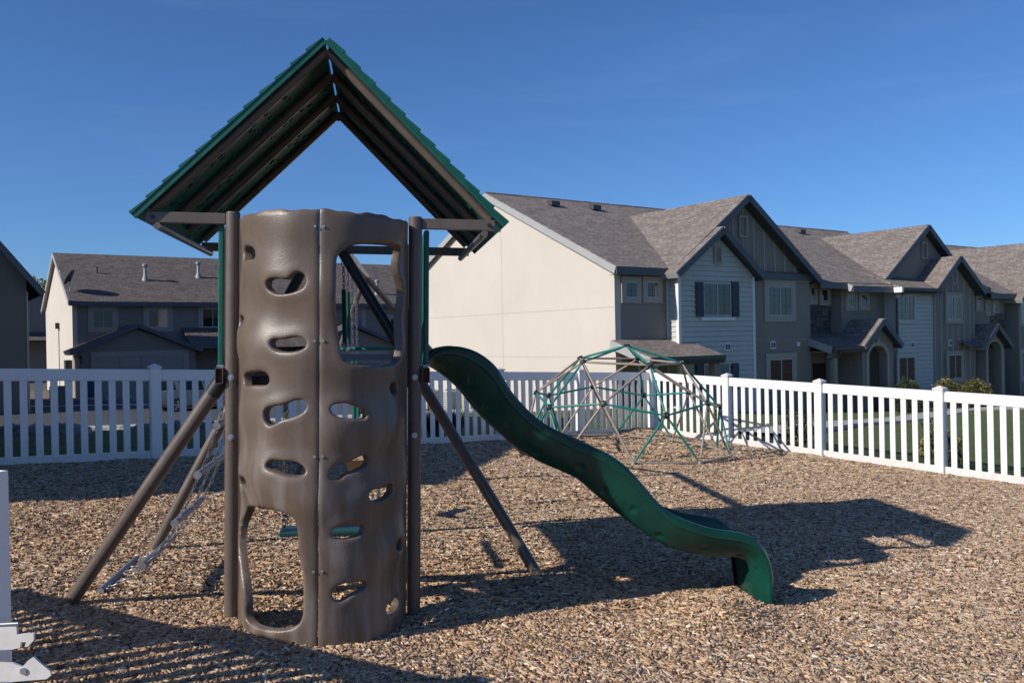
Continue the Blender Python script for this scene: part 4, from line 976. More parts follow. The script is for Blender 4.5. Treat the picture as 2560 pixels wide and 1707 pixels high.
# porch roof over the first door, in front of the recessed wall
def porch(tl, tr, o_front, zt, zb, o_back=MO, posts=()):
    rs, A, ed, bd, nn, L = roof_slab(H1, 'porch_roof', row, (0, o_front, zb), (0, o_back, zt), ('t', tl, tr), M['shingle'], 0.07)
    fm = MB(); fm.prism([A - ZB * 0.20, A + ZB * 0.05, A + ZB * 0.05 - VB * 0.09, A - ZB * 0.05 - VB * 0.09], ed * (tr - tl)); fm.build('gutter', M['downpipe'], row)
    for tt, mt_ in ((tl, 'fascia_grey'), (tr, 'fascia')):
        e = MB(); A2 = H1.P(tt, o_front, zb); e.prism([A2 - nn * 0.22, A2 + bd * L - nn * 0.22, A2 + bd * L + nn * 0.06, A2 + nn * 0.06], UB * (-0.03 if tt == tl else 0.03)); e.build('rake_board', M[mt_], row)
    sc = MB(); sc.prism([H1.P(tl, o_front, zb - 0.16), H1.P(tl, o_back, zb - 0.16), H1.P(tl, o_back, zb - 0.12), H1.P(tl, o_front, zb - 0.12)], ed * (tr - tl)); sc.build('porch_ceiling', M['stucco_taupe'], row)
porch(-2.62, 0.75, -1.35, 1.45, 0.88)
fbox(H1, 0.35, 0.62, -1.28, -1.02, ZG, 0.72).build('porch_post', M['stucco_taupe'], row)
MB().sweep([H1.P(-2.3, -1.36, 0.75), H1.P(-2.3, -1.30, 0.66), H1.P(-2.22, -1.0, 0.52), H1.P(-2.22, -0.9, 0.4), H1.P(-2.22, -0.9, ZG)], 0.045, 8).build('downpipe', M['stucco_trim'], row, True)
fbox(H1, -1.75, -0.80, MO - 0.03, MO + 0.02, ZG, ZG + 2.1).build('front_door', M['door'], row)
# ---- second unit
SO = 1.15
fbox(H1, 7.7, 10.75, SO, SO + 2.0, ZG, 3.66).build('recess_wall', M['stucco_taupe'], row)
t_, o_ = 10.4, 0.62
front_prism(H1, [(10.15, ZG), (13.35, ZG), (13.35, 3.5), (10.15, 3.5)], o_, o_ + 2.2).build('wall', M['stucco_taupe'], row)
random.seed(11)
st_meshes = {}
def stone_wall(t0, t1, z0, z1, o, h=0.135):
    z = z0; r = 0
    while z < z1 - 0.05:
        t = t0 - random.uniform(0, 0.2); hh = h * random.choice((0.75, 1, 1, 1.35))
        while t < t1:
            w = random.uniform(0.22, 0.62); a = max(t, t0); b = min(t + w - 0.018, t1)
            if b - a > 0.05:
                d = random.uniform(0.03, 0.075); c = random.choice(range(4))
                fbox(H1, a, b, o - d, o - 0.001, z, min(z + hh - 0.016, z1)).build('stone', M['stone%d' % c], row)
            t += w
        z += hh
for c, cc in enumerate(((0.15, 0.115, 0.10), (0.10, 0.085, 0.08), (0.19, 0.15, 0.125), (0.075, 0.07, 0.075))): M['stone%d' % c] = mat('veneer_stone_%d' % c, cc, 0.9, 0.3, 4.0, 0.4, 30)
stone_wall(7.75, 10.1, 0.95, 3.5, SO)
for x0, x1, y0, y1 in ((2026, 2036, 718, 752), (2052, 2069, 722, 754)): win_px(x0, x1, y0, y1, SO - 0.08, panes=1, left='pane_blind', trim=0.16)
for x0, x1, y0, y1 in ((2118, 2136, 734, 768), (2150, 2167, 736, 768)): win_px(x0, x1, y0, y1, o_, panes=1, left='pane_dark', trim=0.15)
# eave lip of the second unit
rs, A, ed, bd, nn, L = roof_slab(H1, 'roof_slope', row, (0, -0.02, 3.44), (0, 2.0, 3.44 + 2.02 * sl_m), ('t', 10.0, 13.6), M['shingle'], 0.09)
ev = MB(); ev.prism([A - ZB * 0.17, A + ZB * 0.08, A + ZB * 0.08 - VB * 0.035, A - ZB * 0.17 - VB * 0.035], ed * 3.6); ev.build('eave_board', M['fascia'], row)
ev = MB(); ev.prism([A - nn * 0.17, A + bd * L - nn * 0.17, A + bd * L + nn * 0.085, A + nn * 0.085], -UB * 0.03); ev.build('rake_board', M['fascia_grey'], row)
# siding front of unit two
SB = 0.05
fbox(H1, 13.3, 16.3, SB, SB + 2.5, ZG, 3.45).build('siding_wall', M['siding'], row)
sd2 = fbox(H1, 13.36, 16.2, SB - 0.004, SB, ZG, ZG + 0.3).build('siding_base', M['siding'], row)
lap_siding(H1, sd2, 13.36, 16.2, SB - 0.004, -1.45, 3.4)
fbox(H1, 13.24, 13.36, SB - 0.04, SB + 0.6, ZG, 3.42).build('corner_board', M['siding'], row)
rs, A, ed, bd, nn, L = roof_slab(H1, 'roof_slope', row, (0, -0.35, 3.40), (0, 2.6, 3.40 + 2.95 * 0.42), ('t', 13.0, 16.2), M['shingle'], 0.09)
ev = MB(); ev.prism([A - ZB * 0.12, A + ZB * 0.09, A + ZB * 0.09 - VB * 0.10, A - ZB * 0.03 - VB * 0.10], ed * 3.1); ev.build('gutter', M['downpipe'], row)
so_ = MB(); so_.prism([A - ZB * 0.14, H1.P(13.0, SB + 0.05, 3.28), H1.P(13.0, SB + 0.05, 3.26), A - ZB * 0.16], ed * 3.1); so_.build('soffit', M['fascia'], row)
eb = fbox(H1, 12.86, 12.995, -0.45, 0.35, 3.28, 3.50).build('eave_return', M['white_trim'], row)
MB().sweep([H1.P(13.1, -0.40, 3.40), H1.P(13.1, -0.36, 3.22), H1.P(13.1, -0.06, 2.98), H1.P(13.1, -0.06, 2.7), H1.P(13.1, -0.06, 0.9)], 0.055, 8).build('downpipe', M['downpipe'], row, True)
win_px(2243, 2284, 738, 802, SB - 0.045, left='pane_blind', right='pane_dark', trim=0.13, trimmat='siding')
win_px(2245, 2286, 893, 955, SB - 0.045, left='pane_dark', right='pane_dark', trim=0.13, trimmat='siding')
wall_vent(2275, 2283, 854, 870, SB - 0.04)
# set-back gable over unit two
front_prism(H1, [(13.0, 3.4), (20.9, 3.4), (16.95, 6.25)], 0.95, 6.0).build('gable_wall', M['stucco_taupe'], row)
gable_roof(H1, row, 12.95, 16.95, 21.0, 3.52, 6.44, 0.62, 6.6)
gable_vent(H1, row, 17.0, 5.35, 0.93, 0.46, 0.80)
# batten bay
front_prism(H1, [(16.05, ZG), (19.55, ZG), (19.55, 3.40), (17.75, 4.75), (16.05, 3.40)], -0.02, 2.5).build('bay_wall', M['stucco_taupe'], row)
gable_roof(H1, row, 15.70, 17.75, 19.95, 3.36, 4.95, -0.40, 3.0)
gable_vent(H1, row, 17.8, 4.05, -0.02, 0.34, 0.62)
batten(H1, row, [16.1, 16.6, 17.1, 17.6, 18.1, 18.6, 19.1, 19.5], -0.02, lambda t: ZG, lambda t: 4.60 - 0.75 * abs(t - 17.75))
win_px(2367, 2400, 740, 800, -0.06, left='pane_blind', right='pane_dark', trim=0.17)
win_px(2370, 2403, 887, 948, -0.06, left='pane_dark', right='pane_dark', trim=0.17)
wall_vent(2370, 2378, 849, 865, -0.06)
t0, za = H1.px(2412, 852, -0.06); fbox(H1, t0, t0 + 0.15, -0.10, -0.055, za - 0.15, za).build('meter_box', M['white_trim'], row)
# unit three: recess, porch, last gable leaving the frame
front_prism(H1, [(20.4, ZG), (24.0, ZG), (24.0, 3.3), (20.4, 3.3)], 0.75, 3.0).build('wall', M['stucco_taupe'], row)
stone_wall(22.6, 24.0, 1.4, 2.45, 0.75)
for x0, x1, y0, y1 in ((2441, 2452, 744, 772), (2465, 2472, 756, 782), (2482, 2492, 757, 782)): win_px(x0, x1, y0, y1, 0.75, panes=1, left='pane_blind', trim=0.15)
front_prism(H1, [(24.3, ZG), (34, ZG), (34, 3.2), (24.3, 3.2)], 0.2, 3.0).build('bay_wall', M['stucco_taupe'], row)
batten(H1, row, [24.35, 24.95, 25.5], 0.2, lambda t: ZG, lambda t: 3.3 + 0.72 * max(0, t - 24.3))
front_prism(H1, [(24.3, 3.1), (34, 3.1), (28.6, 6.0)], 0.2, 5.0).build('gable_wall', M['stucco_taupe'], row)
gable_roof(H1, row, 23.9, 28.3, 32.7, 3.05, 6.22, -0.2, 6.6)
win_px(2551, 2580, 755, 808, 0.2, left='pane_curtain', right='pane_dark', trim=0.17)
win_px(2552, 2580, 880, 945, 0.2, left='pane_curtain', right='pane_dark', trim=0.17)
# ---- arched entry porches
def arch_porch(tl, tm, tr, ze, zr, o, wl, wr, al, ar, zs, back=MO + 0.6, bell=True):
    n = 14; rad = (ar - al) / 2; ca = (al + ar) / 2; rise = rad * 0.75
    arch = [(ca + rad * math.cos(math.pi * k / n), zs + rise * math.sin(math.pi * k / n)) for k in range(n + 1)]
    sl = (zr - ze) / (tm - tl)
    poly = [(wl, ZG), (wl, ze + (wl - tl) * sl - 0.1), (tm, zr - 0.14), (wr, ze + (tr - wr) * sl - 0.1), (wr, ZG), (ar, ZG)] + arch + [(al, ZG)]
    pw = front_prism(H1, poly, o, o + 0.35).build('porch_wall', M['stucco_taupe'], row)
    band = 0.15; outer = [(ca + (rad + band) * math.cos(math.pi * k / n), zs + (rise + band) * math.sin(math.pi * k / n)) for k in range(n + 1)]
    front_prism(H1, [(ar + band, ZG)] + outer + [(al - band, ZG), (al, ZG)] + arch[::-1] + [(ar, ZG)], o - 0.04, o - 0.002).build('arch_trim', M['stucco_trim'], pw)
    fbox(H1, ca - 0.09, ca + 0.09, o - 0.06, o - 0.041, zs + rise - 0.02, zs + rise + 0.24).build('keystone', M['stucco_trim'], pw)
    for t in (wl, wr - 0.3): fbox(H1, t, t + 0.3, o + 0.36, back, ZG, ze - 0.05).build('porch_side', M['stucco_taupe'], pw)
    fbox(H1, wl, wr, back - 0.05, back, ZG, ze).build('porch_back', M['stucco_taupe'], pw)
    fbox(H1, ca - 0.25, ca + 0.65, back - 0.10, back - 0.052, ZG, ZG + 2.1).build('front_door', M['dark'], pw)
    gable_roof(H1, row, tl, tm, tr, ze, zr, o - 0.32, back + 0.3, 0.08)
OP = -0.55
tl, ze = H1.px(2163, 866, OP - 0.3); tm, zr = H1.px(2209, 800, OP - 0.3); tr, _ = H1.px(2257, 867, OP - 0.3)
wl, _ = H1.px(2156, 920, OP); wr, _ = H1.px(2234, 920, OP); al, _ = H1.px(2171, 920, OP); ar, _ = H1.px(2217, 920, OP); _, zs = H1.px(2194, 893, OP)
tm = (tl + tr) / 2 if abs(tm - (tl + tr) / 2) > 0.5 else tm
arch_porch(wl - 0.25, tm, tr, ze, zr, OP, wl, wr, al, ar, zs)
ta_, zb_ = H1.px(2052, 872, OP - 0.25)
porch(7.55, tl + 0.3, OP - 0.2, zb_ + 0.62, zb_, o_back=SO + 0.1)
fbox(H1, 7.75, 8.0, OP - 0.1, OP + 0.2, ZG, zb_ - 0.2).build('porch_post', M['stucco_taupe'], row)
fbox(H1, 8.9, 9.8, SO - 0.04, SO - 0.001, ZG, ZG + 2.1).build('front_door', M['door'], row)
MB().sweep([H1.P(7.95, OP - 0.28, zb_ - 0.1), H1.P(7.95, OP - 0.2, zb_ - 0.3), H1.P(7.6, OP + 0.1, zb_ - 0.45), H1.P(7.6, OP + 0.1, ZG)], 0.05, 8).build('downpipe', M['downpipe'], row, True)
OQ = -0.4
tl, ze = H1.px(2465, 868, OQ - 0.3); tm, zr = H1.px(2498, 812, OQ - 0.3); tr, _ = H1.px(2532, 866, OQ - 0.3)
wl, _ = H1.px(2464, 920, OQ); wr, _ = H1.px(2512, 920, OQ); al, _ = H1.px(2469, 920, OQ); ar, _ = H1.px(2503, 920, OQ); _, zs = H1.px(2486, 878, OQ)
arch_porch(tl - 0.2, (tl - 0.2 + tr) / 2, tr, ze, zr, OQ, wl, wr, al, ar, zs, back=1.0)
q_ = H1.P(tl - 1.0, -0.2, 0)
roof_slab(H1, 'porch_roof', row, (0, OQ - 0.3, ze), (0, 0.9, ze + 0.6), ('t', tl - 1.2, tl + 0.2), M['shingle'], 0.07)

# ---- garage-side house beyond the back fence
K2 = atY(182, 860, 50.0); H2 = Frame(K2)
hz = gzf(*K2[:2]) - 0.25
gh = root('garage_house', 'taupe two-storey house with garage gable and satellite dish behind back fence', 'house', tuple(H2.P(10, 4, hz)))
_, ze2 = H2.px(169, 757, -0.45); HR = 7.3; _, zr2 = H2.pxs(134, 638, -0.4); zr2 = H2.pxs(134, 638, -0.4)[1]
hr_o = H2.pxs(134, 638, -0.4)[0]; HR = min(max(hr_o, 6.5), 8.5)
HR = 6.4; zr2 = ze2 + (HR + 0.45) * 0.50
LEN2 = 34.0; DEP2 = 2 * HR
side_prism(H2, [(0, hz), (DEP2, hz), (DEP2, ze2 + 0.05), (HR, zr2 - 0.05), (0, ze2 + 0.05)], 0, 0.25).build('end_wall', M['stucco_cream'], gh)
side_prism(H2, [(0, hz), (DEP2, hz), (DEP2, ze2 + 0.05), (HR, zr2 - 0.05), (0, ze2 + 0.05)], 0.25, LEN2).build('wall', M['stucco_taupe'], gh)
for fo in (-0.45, DEP2 + 0.45):
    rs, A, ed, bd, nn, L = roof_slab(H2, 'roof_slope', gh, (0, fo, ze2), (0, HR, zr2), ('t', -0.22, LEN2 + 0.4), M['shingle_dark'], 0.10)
    fm = MB(); fm.prism([A - nn * 0.16, A + bd * L - nn * 0.16, A + bd * L + nn * 0.085, A + nn * 0.085], -UB * 0.03); fm.build('rake_board', M['fascia_grey'], gh)
    sm = MB(); sm.prism([A - nn * 0.014, A + bd * L - nn * 0.014, A + bd * L - nn * 0.003, A - nn * 0.003], UB * 0.5); sm.build('soffit', M['fascia_grey'], gh)
    if fo < 0:
        ev = MB(); ev.prism([A - ZB * 0.17, A + ZB * 0.085, A + ZB * 0.085 - VB * 0.06, A - ZB * 0.17 - VB * 0.06], ed * (LEN2 + 0.8)); ev.build('gutter', M['fascia'], gh)
def win2(x0, x1, y0, y1, o, **k):
    t0, za = H2.px(x0, y0, o); t1, _ = H2.px(x1, y0, o); _, z0 = H2.px(x0, y1, o); window(H2, gh, t0, t1, z0, za, o, grid=False, **k)
win2(231, 283, 773, 820, 0, left='pane_dark', right='pane_dark', trim=0.26)
win2(369, 420, 772, 819, 0, left='pane_dark', right='pane_curtain', trim=0.26)
win2(505, 556, 771, 818, 0, left='pane_dark', right='pane_blind', trim=0.26)
win2(885, 905, 770, 815, 0, left='pane_curtain', right='pane_curtain', trim=0.26, panes=1)
win2(975, 1010, 795, 835, 0, left='pane_dark', right='pane_blind', trim=0.26)
GO = -2.6
def garage(x_l, x_a, x_r, y_e, y_a, y_r, door, ywall):
    tl, zl = H2.px(x_l, y_e, GO - 0.3); ta, zt = H2.px(x_a, y_a, GO - 0.3); tr, zr = H2.px(x_r, y_r, GO - 0.3)
    ta = (tl + tr) / 2; ze = (zl + zr) / 2
    front_prism(H2, [(tl + 0.5, hz), (tr - 0.3, hz), (tr - 0.3, ze), (ta, zt - 0.22), (tl + 0.5, ze)], GO, 0.2).build('garage_wall', M['stucco_taupe'], gh)
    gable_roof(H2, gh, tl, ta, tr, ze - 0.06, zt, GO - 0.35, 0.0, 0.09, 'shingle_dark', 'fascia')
    d0, zd = H2.px(door[0], door[1], GO); d1, _ = H2.px(door[2], door[1], GO)
    dm = MB(); e = 0.32
    for a, b, c, d in ((d0 - e, d1 + e, zd, zd + e), (d0 - e, d0, hz, zd), (d1, d1 + e, hz, zd)): fbox(H2, a, b, GO - 0.06, GO + 0.02, c, d, dm)
    dm.build('garage_door_trim', M['stucco_trim'], gh)
    gd = fbox(H2, d0, d1, GO - 0.010, GO + 0.03, hz, zd).build('garage_door', M['garage'], gh)
    ns = 4; hh = (zd - hz) / ns
    for r in range(ns):
        for c in range(4):
            a = d0 + (d1 - d0) * c / 4; b = d0 + (d1 - d0) * (c + 1) / 4
            fbox(H2, a + 0.012, b - 0.012, GO - 0.035, GO - 0.0105, hz + r * hh + 0.01, hz + (r + 1) * hh - 0.012).build('door_panel', M['garage'], gd)
    for x in (door[0] - 0, door[2]):
        tt = H2.px(x, 895, GO)[0] + (-0.85 if x == door[0] else 0.85); z = zd - 0.15
        lm = fbox(H2, tt - 0.08, tt + 0.08, GO - 0.22, GO - 0.06, z - 0.16, z + 0.16).build('wall_lantern', M['lamp'], gh)
        MB().prism([H2.P(tt - 0.11, GO - 0.25, z + 0.165), H2.P(tt + 0.11, GO - 0.25, z + 0.165), H2.P(tt + 0.03, GO - 0.15, z + 0.26), H2.P(tt - 0.03, GO - 0.15, z + 0.26)], VB * 0.14).build('lantern_cap', M['lamp'], lm)
garage(176, 350, 506, 880, 813, 872, (242, 894, 458), 0)
garage(760, 880, 1010, 868, 812, 866, (800, 890, 960), 0)
tA, zA = H2.px(503, 872, GO); tB, _ = H2.px(760, 868, GO)
roof_slab(H2, 'porch_roof', gh, (0, GO - 0.3, zA - 0.05), (0, 0.0, zA + 1.25), ('t', tA - 0.5, tB + 0.5), M['shingle_dark'], 0.08)
fbox(H2, tA - 0.2, tB + 0.2, -1.2, 0.0, hz, zA).build('porch_wall', M['stucco_taupe'], gh)
def onroof(x, y):
    n_ = np.cross(UB, VB + ZB * 0.50); return on_plane(x, y, H2.P(0, -0.45, ze2 + 0.11), n_)
for x, y, s in ((363, 700, 1.0), (496, 693, 1.0), (943, 735, 1.0)):
    q = onroof(x, y); pv = MB().sweep([q - ZB * 0.1, q + ZB * 0.25, q + ZB * 0.30, q + ZB * 0.85], [0.24, 0.12, 0.095, 0.095], 12).build('flue', M['flue'], gh, True)
    MB().sweep([q + ZB * 0.82, q + ZB * 0.86, q + ZB * 1.0, q + ZB * 1.05], [0.12, 0.17, 0.17, 0.08], 12).build('flue_cap', M['flue'], pv, True)
q = onroof(242, 683); MB().tube(q - ZB * 0.05, q + ZB * 0.42, 0.06, n=10).build('vent_pipe', M['downpipe'], gh, True)
# satellite dish
q = onroof(175, 729); dish = root('satellite_dish', 'grey satellite dish on the edge of the dark house roof', 'satellite dish', tuple(q))
MB().sweep([q, q + ZB * 0.55, q + ZB * 0.62 - UB * 0.02], 0.035, 10).build('mast', M['galv'], dish, True)
dc = q + ZB * 0.85; dn = nrm(-UB * 0.75 + VB * 0.35 + ZB * 0.5); da = nrm(np.cross(dn, ZB)); db = np.cross(dn, da)
dm = MB(); rings = 6; seg = 24; vs = [dc - dn * 0.05]; fs = []
for r in range(1, rings + 1):
    for k in range(seg):
        th = 2 * math.pi * k / seg; rr = r / rings; vs.append(dc + da * (0.42 * rr * math.cos(th)) + db * (0.50 * rr * math.sin(th)) + dn * (0.09 * rr * rr - 0.05))
for k in range(seg): fs.append((0, 1 + k, 1 + (k + 1) % seg))
for r in range(rings - 1):
    for k in range(seg): a = 1 + r * seg + k; b = 1 + r * seg + (k + 1) % seg; fs.append((a, a + seg, b + seg, b))
dm.add(vs, fs); do = dm.build('reflector', M['downpipe'], dish, True); sm_ = do.modifiers.new('thickness', 'SOLIDIFY'); sm_.thickness = 0.02
MB().tube(dc - db * -0.30 - dn * 0.02, dc + dn * 0.62 + ZB * 0.02, 0.018, n=8).build('feed_arm', M['galv'], dish, True)
MB().beam(dc + dn * 0.58 - da * 0.08, dc + dn * 0.66 + da * 0.08, 0.06, 0.07).build('feed_horn', M['white_trim'], dish)
MB().beam(dc - dn * 0.06, q + ZB * 0.6, 0.08, 0.08).build('bracket', M['downpipe'], dish)
# flood lamp and conduit on the sunlit end wall
o_l, z_l = H2.pxs(146, 815, -0.05); fl = fbox(H2, -0.22, -0.02, o_l - 0.16, o_l + 0.16, z_l - 0.18, z_l + 0.2).build('wall_lamp', M['lamp'], gh)
fbox(H2, -0.05, -0.005, o_l + 0.1, o_l + 0.16, hz, z_l - 0.18).build('conduit', M['stucco_trim'], gh)
fbox(H2, -0.35, -0.02, 0.4, 1.1, hz + 0.5, hz + 2.2).build('meter_cabinet', M['downpipe'], gh)

# ---- shaded house cut by the left edge of the frame
K3 = atY(69, 860, 37.0); H3 = Frame(K3); z3 = gzf(*K3[:2]) - 0.4
eh = root('edge_house', 'dark stucco house in shade with overhanging gable at the left edge', 'house', tuple(H3.P(-4, 4, z3)))
te, zeh = H3.px(108, 733, -0.5); t9, z9 = H3.px(0, 612, -0.5); slp = (z9 - zeh) / (te - t9); HW = 6.2; tmid = te - HW - 0.6
zr3 = zeh + slp * (te - tmid)
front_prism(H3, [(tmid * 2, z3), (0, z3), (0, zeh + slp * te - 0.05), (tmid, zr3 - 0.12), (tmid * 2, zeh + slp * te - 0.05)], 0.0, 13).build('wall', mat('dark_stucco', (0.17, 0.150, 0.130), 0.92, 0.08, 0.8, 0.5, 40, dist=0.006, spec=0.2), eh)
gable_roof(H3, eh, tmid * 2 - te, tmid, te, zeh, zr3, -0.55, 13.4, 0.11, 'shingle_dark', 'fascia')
fbox(H3, -0.02, 0.05, -0.04, 0.3, z3, zeh + 0.1).build('corner_board', M['stucco_trim'], eh)
# ---- further house seen in the gap between them
K4 = atY(92, 860, 72.0); H4 = Frame(K4); z4 = -1.9
bh = root('far_house', 'battened grey house in shade seen between the two left houses', 'house', tuple(H4.P(0, 2, z4)))
_, zt4 = H4.px(110, 712, 0); 
front_prism(H4, [(-6, z4), (2.4, z4), (2.4, 4.7), (-1.8, 7.4), (-6, 4.7)], 0, 9).build('wall', M['stucco_taupe'], bh)
gable_roof(H4, bh, -6.6, -1.8, 3.0, 4.5, 7.7, -0.6, 9.4, 0.14, 'shingle_dark', 'fascia')
batten(H4, bh, [-1.4, -0.5, 0.4, 1.3, 2.2], 0, lambda t: 2.8, lambda t: 6.6 - 0.62 * abs(t + 1.8))
gable_vent(H4, bh, -0.75, 5.3, 0, 0.62, 0.95)
roof_slab(H4, 'porch_roof', bh, (0, -1.8, 2.1), (0, 0, 2.8), ('t', -3.7, 2.7), M['shingle_dark'], 0.12)
window(H4, bh, 1.1, 2.1, -0.2, 1.6, 0, grid=False, left='pane_dark', panes=1)
# ---- neighbouring house to the left, outside the frame: it throws the long shade along the back fence
n0 = np.array([-8.0, 5.5]); a5 = math.radians(20.5); U5 = np.array([math.cos(a5), math.sin(a5), 0]); V5 = np.array([-math.sin(a5), math.cos(a5), 0])
nh = root('neighbour_house', 'house just outside the left edge whose shade falls along the back fence', 'house', (n0[0] - 6, n0[1], 0))
def P5(t, o, z): return np.array([n0[0], n0[1], 0]) + U5 * t + V5 * o + ZB * z
MB().prism([P5(-0.3, 0.4, -0.9), P5(-0.3, 15.0, -0.9), P5(-0.3, 15.0, 4.95), P5(-0.3, 7.7, 8.1), P5(-0.3, 0.4, 4.95)], U5 * -15).build('wall', M['stucco_left'], nh)
for o0_ in (0.0, 15.4):
    a = P5(0, o0_, 4.82); b = P5(0, 7.7, 8.2); MB().prism([a, b, b + ZB * 0.12, a + ZB * 0.12], U5 * -15.6).build('roof_slope', M['shingle_dark'], nh, uvf=lambda p: (float(p @ U5), float(p[2]) * 2.1))

# ------------------------------------------------------------------ lawns, walks
def region(xs, ys, name, material, mask, dz):
    return struct(grid_obj(name, xs, ys, lambda x, y: gz(x, y) + dz, material, mask))
region(np.arange(-36, 42, 0.5), np.arange(2, 52, 0.5), 'lawn', M['grass'], lambda x, y: ((uvdist(x, y)[0] > 0.12) | (uvdist(x, y)[1] > 0.12)) & (((x - K1[0]) * VB[0] + (y - K1[1]) * VB[1] < 0.2) | (x < 0)) & (uvdist(x, y)[1] < 30), -0.012)
def strip(name, pts, w, material, dz):
    P = resample(np.array(pts), 60); T_ = np.gradient(P, axis=0); N_ = np.stack([-T_[:, 1], T_[:, 0]], 1); N_ /= np.linalg.norm(N_, axis=1)[:, None]
    A_ = P - N_ * w / 2; B_ = P + N_ * w / 2; vs = []; fs = []
    for a, b in zip(A_, B_): za = max(gzf(*a), gzf(*b)); vs += [(a[0], a[1], za + dz), (b[0], b[1], za + dz), (a[0], a[1], za - 0.25), (b[0], b[1], za - 0.25)]
    for i in range(len(P) - 1): k = 4 * i; fs += [(k, k + 4, k + 5, k + 1), (k, k + 2, k + 6, k + 4), (k + 1, k + 5, k + 7, k + 3)]
    m = MB(); m.add(vs, fs); return struct(m.build(name, material))
gp2 = lambda x, y: on_ground(x, y)[:2]
strip('front_walk', [gp2(1905, 1087), gp2(2032, 1068), gp2(2145, 1056), gp2(2364, 1030), gp2(2460, 1022), gp2(2600, 1019)], 1.15, M['concrete'], 0.02)
dv = [np.array(gp2(x, y)) for x, y in ((-120, 1026), (120, 1024), (330, 1020), (560, 1018), (900, 1014))]
strip('drive_walk', [p - VB[:2] * 10.4 for p in dv], 1.0, M['concrete'], 0.04)
strip('gutter_strip', [p + VB[:2] * 2.0 for p in dv], 0.9, M['concrete'], 0.045)
strip('street', [p - VB[:2] * 1.6 for p in dv], 16.0, M['asphalt'], 0.03)  # asphalt drive, widened over the lawn so dark asphalt stands for shaded grass
strip('kerb', [p + VB[:2] * 6.6 for p in dv], 0.25, M['concrete'], 0.12)

# ------------------------------------------------------------------ plants
def leaf_cloud(n, c, rad, size, cols, shell=0.55, flat=1.0, sub=6, seed=0):
    """leaf-sized quads gathered in clumps through an ellipsoid"""
    rg = np.random.default_rng(seed); c = np.array(c); rad = np.array(rad)
    cl = rg.normal(0, 1, (sub * 12, 3)); cl /= np.linalg.norm(cl, axis=1)[:, None]; cl *= rg.uniform(shell, 1, (len(cl), 1))
    k = rg.integers(0, len(cl), n); p = cl[k] + rg.normal(0, 0.13, (n, 3)); P = c + p * rad
    d1 = rg.normal(0, 1, (n, 3)); d1 /= np.linalg.norm(d1, axis=1)[:, None]; d2 = np.cross(d1, rg.normal(0, 1, (n, 3))); d2 /= np.linalg.norm(d2, axis=1)[:, None]
    s = size * rg.lognormal(0, 0.3, (n, 1)); a = d1 * s; b = d2 * s * 0.5
    V = np.stack([P - a, P + b * 0.9, P + a, P - b * 0.9], 1).reshape(-1, 3); Q = np.arange(n * 4).reshape(n, 4)
    cc = np.array(cols)[rg.integers(0, len(cols), n)] * rg.lognormal(0, 0.22, (n, 1)) * (0.75 + 0.5 * rg.uniform(0, 1, (len(cl), 1))[k])
    return V, Q, np.repeat(np.clip(cc, 0.005, 0.6), 4, 0)
def bush(name, label, base, rad, n, size, cols, group=None, seed=0, cat='bush', shell=0.55, trunk=0.03, trunk_h=None):
    r = root(name, label, cat, tuple(base), group); c = np.array(base) + np.array([0, 0, rad[2] * 0.92 if trunk_h is None else trunk_h + rad[2] * 0.8])
    V, Q, cc = leaf_cloud(n, c, rad, size, cols, shell, seed=seed); o = np_mesh('foliage', V - np.array(base), Q, M['leaf'], cc); o.parent = r
    m = MB(); rnd = random.Random(seed)
    for k in range(5):
        e = c + np.array([rnd.uniform(-1, 1) * rad[0] * 0.6, rnd.uniform(-1, 1) * rad[1] * 0.6, rnd.uniform(0.0, 0.6) * rad[2]])
        b = np.array(base); m.sweep([b - ZB * 0.1, (b + e) / 2 + np.array([0, 0, 0.05]), e], [trunk, trunk * 0.7, trunk * 0.3], 6)
    m.build('stems', mat('bark_' + name, (0.09, 0.06, 0.04), 0.9, 0.3, 8), r, True); return r
G_DRY = [(0.16, 0.16, 0.04), (0.11, 0.13, 0.035), (0.22, 0.17, 0.05), (0.07, 0.09, 0.025)]
G_DARK = [(0.035, 0.055, 0.02), (0.06, 0.075, 0.025), (0.03, 0.045, 0.02)]
G_MIX = [(0.05, 0.07, 0.02), (0.14, 0.13, 0.04), (0.24, 0.17, 0.06), (0.04, 0.06, 0.02)]
def grd(x, y): return on_ground(x, y)
for i, (x, y, r_, h_, lab) in enumerate(((1945, 1150, 0.30, 0.36, 'leafy yellow-green shrub behind fence, second from the dome'), (2295, 1185, 0.33, 0.34, 'leafy yellow-green shrub behind fence, nearest the right frame edge'), (1765, 1115, 0.26, 0.36, 'leafy shrub behind the fence beside the dome climber'))):
    b = np.append(CORNER - VF * fit_along(CORNER, -VF, x) + UF * (r_ + 0.25), 0); b[2] = gzf(b[0], b[1]); bush('shrub', lab, b, (r_, r_, h_), 1300, 0.026, G_DRY, 'shrubs behind the sunlit fence', seed=20 + i)
for i, (x, y, lab, cols) in enumerate(((2268, 985, 'clipped dark round bush below the siding wall window', G_DARK), (2368, 985, 'clipped round bush with tan sunlit side, middle of three', G_MIX), (2440, 988, 'clipped round bush nearest the arched porch', G_MIX))):
    t, _ = H1.px(x, y, -1.9); b = H1.P(t, -1.9, 0); b[2] = gzf(b[0], b[1]); hh = 0.64
    top = on_plane(x, 940, b, VB)[2]; hh = max(0.45, (top - b[2]) / 1.95)
    bush('round_bush', lab, b, (0.56, 0.56, hh * 0.9), 5200, 0.034, cols, 'clipped bushes in front of the townhouses', seed=40 + i, shell=0.80)
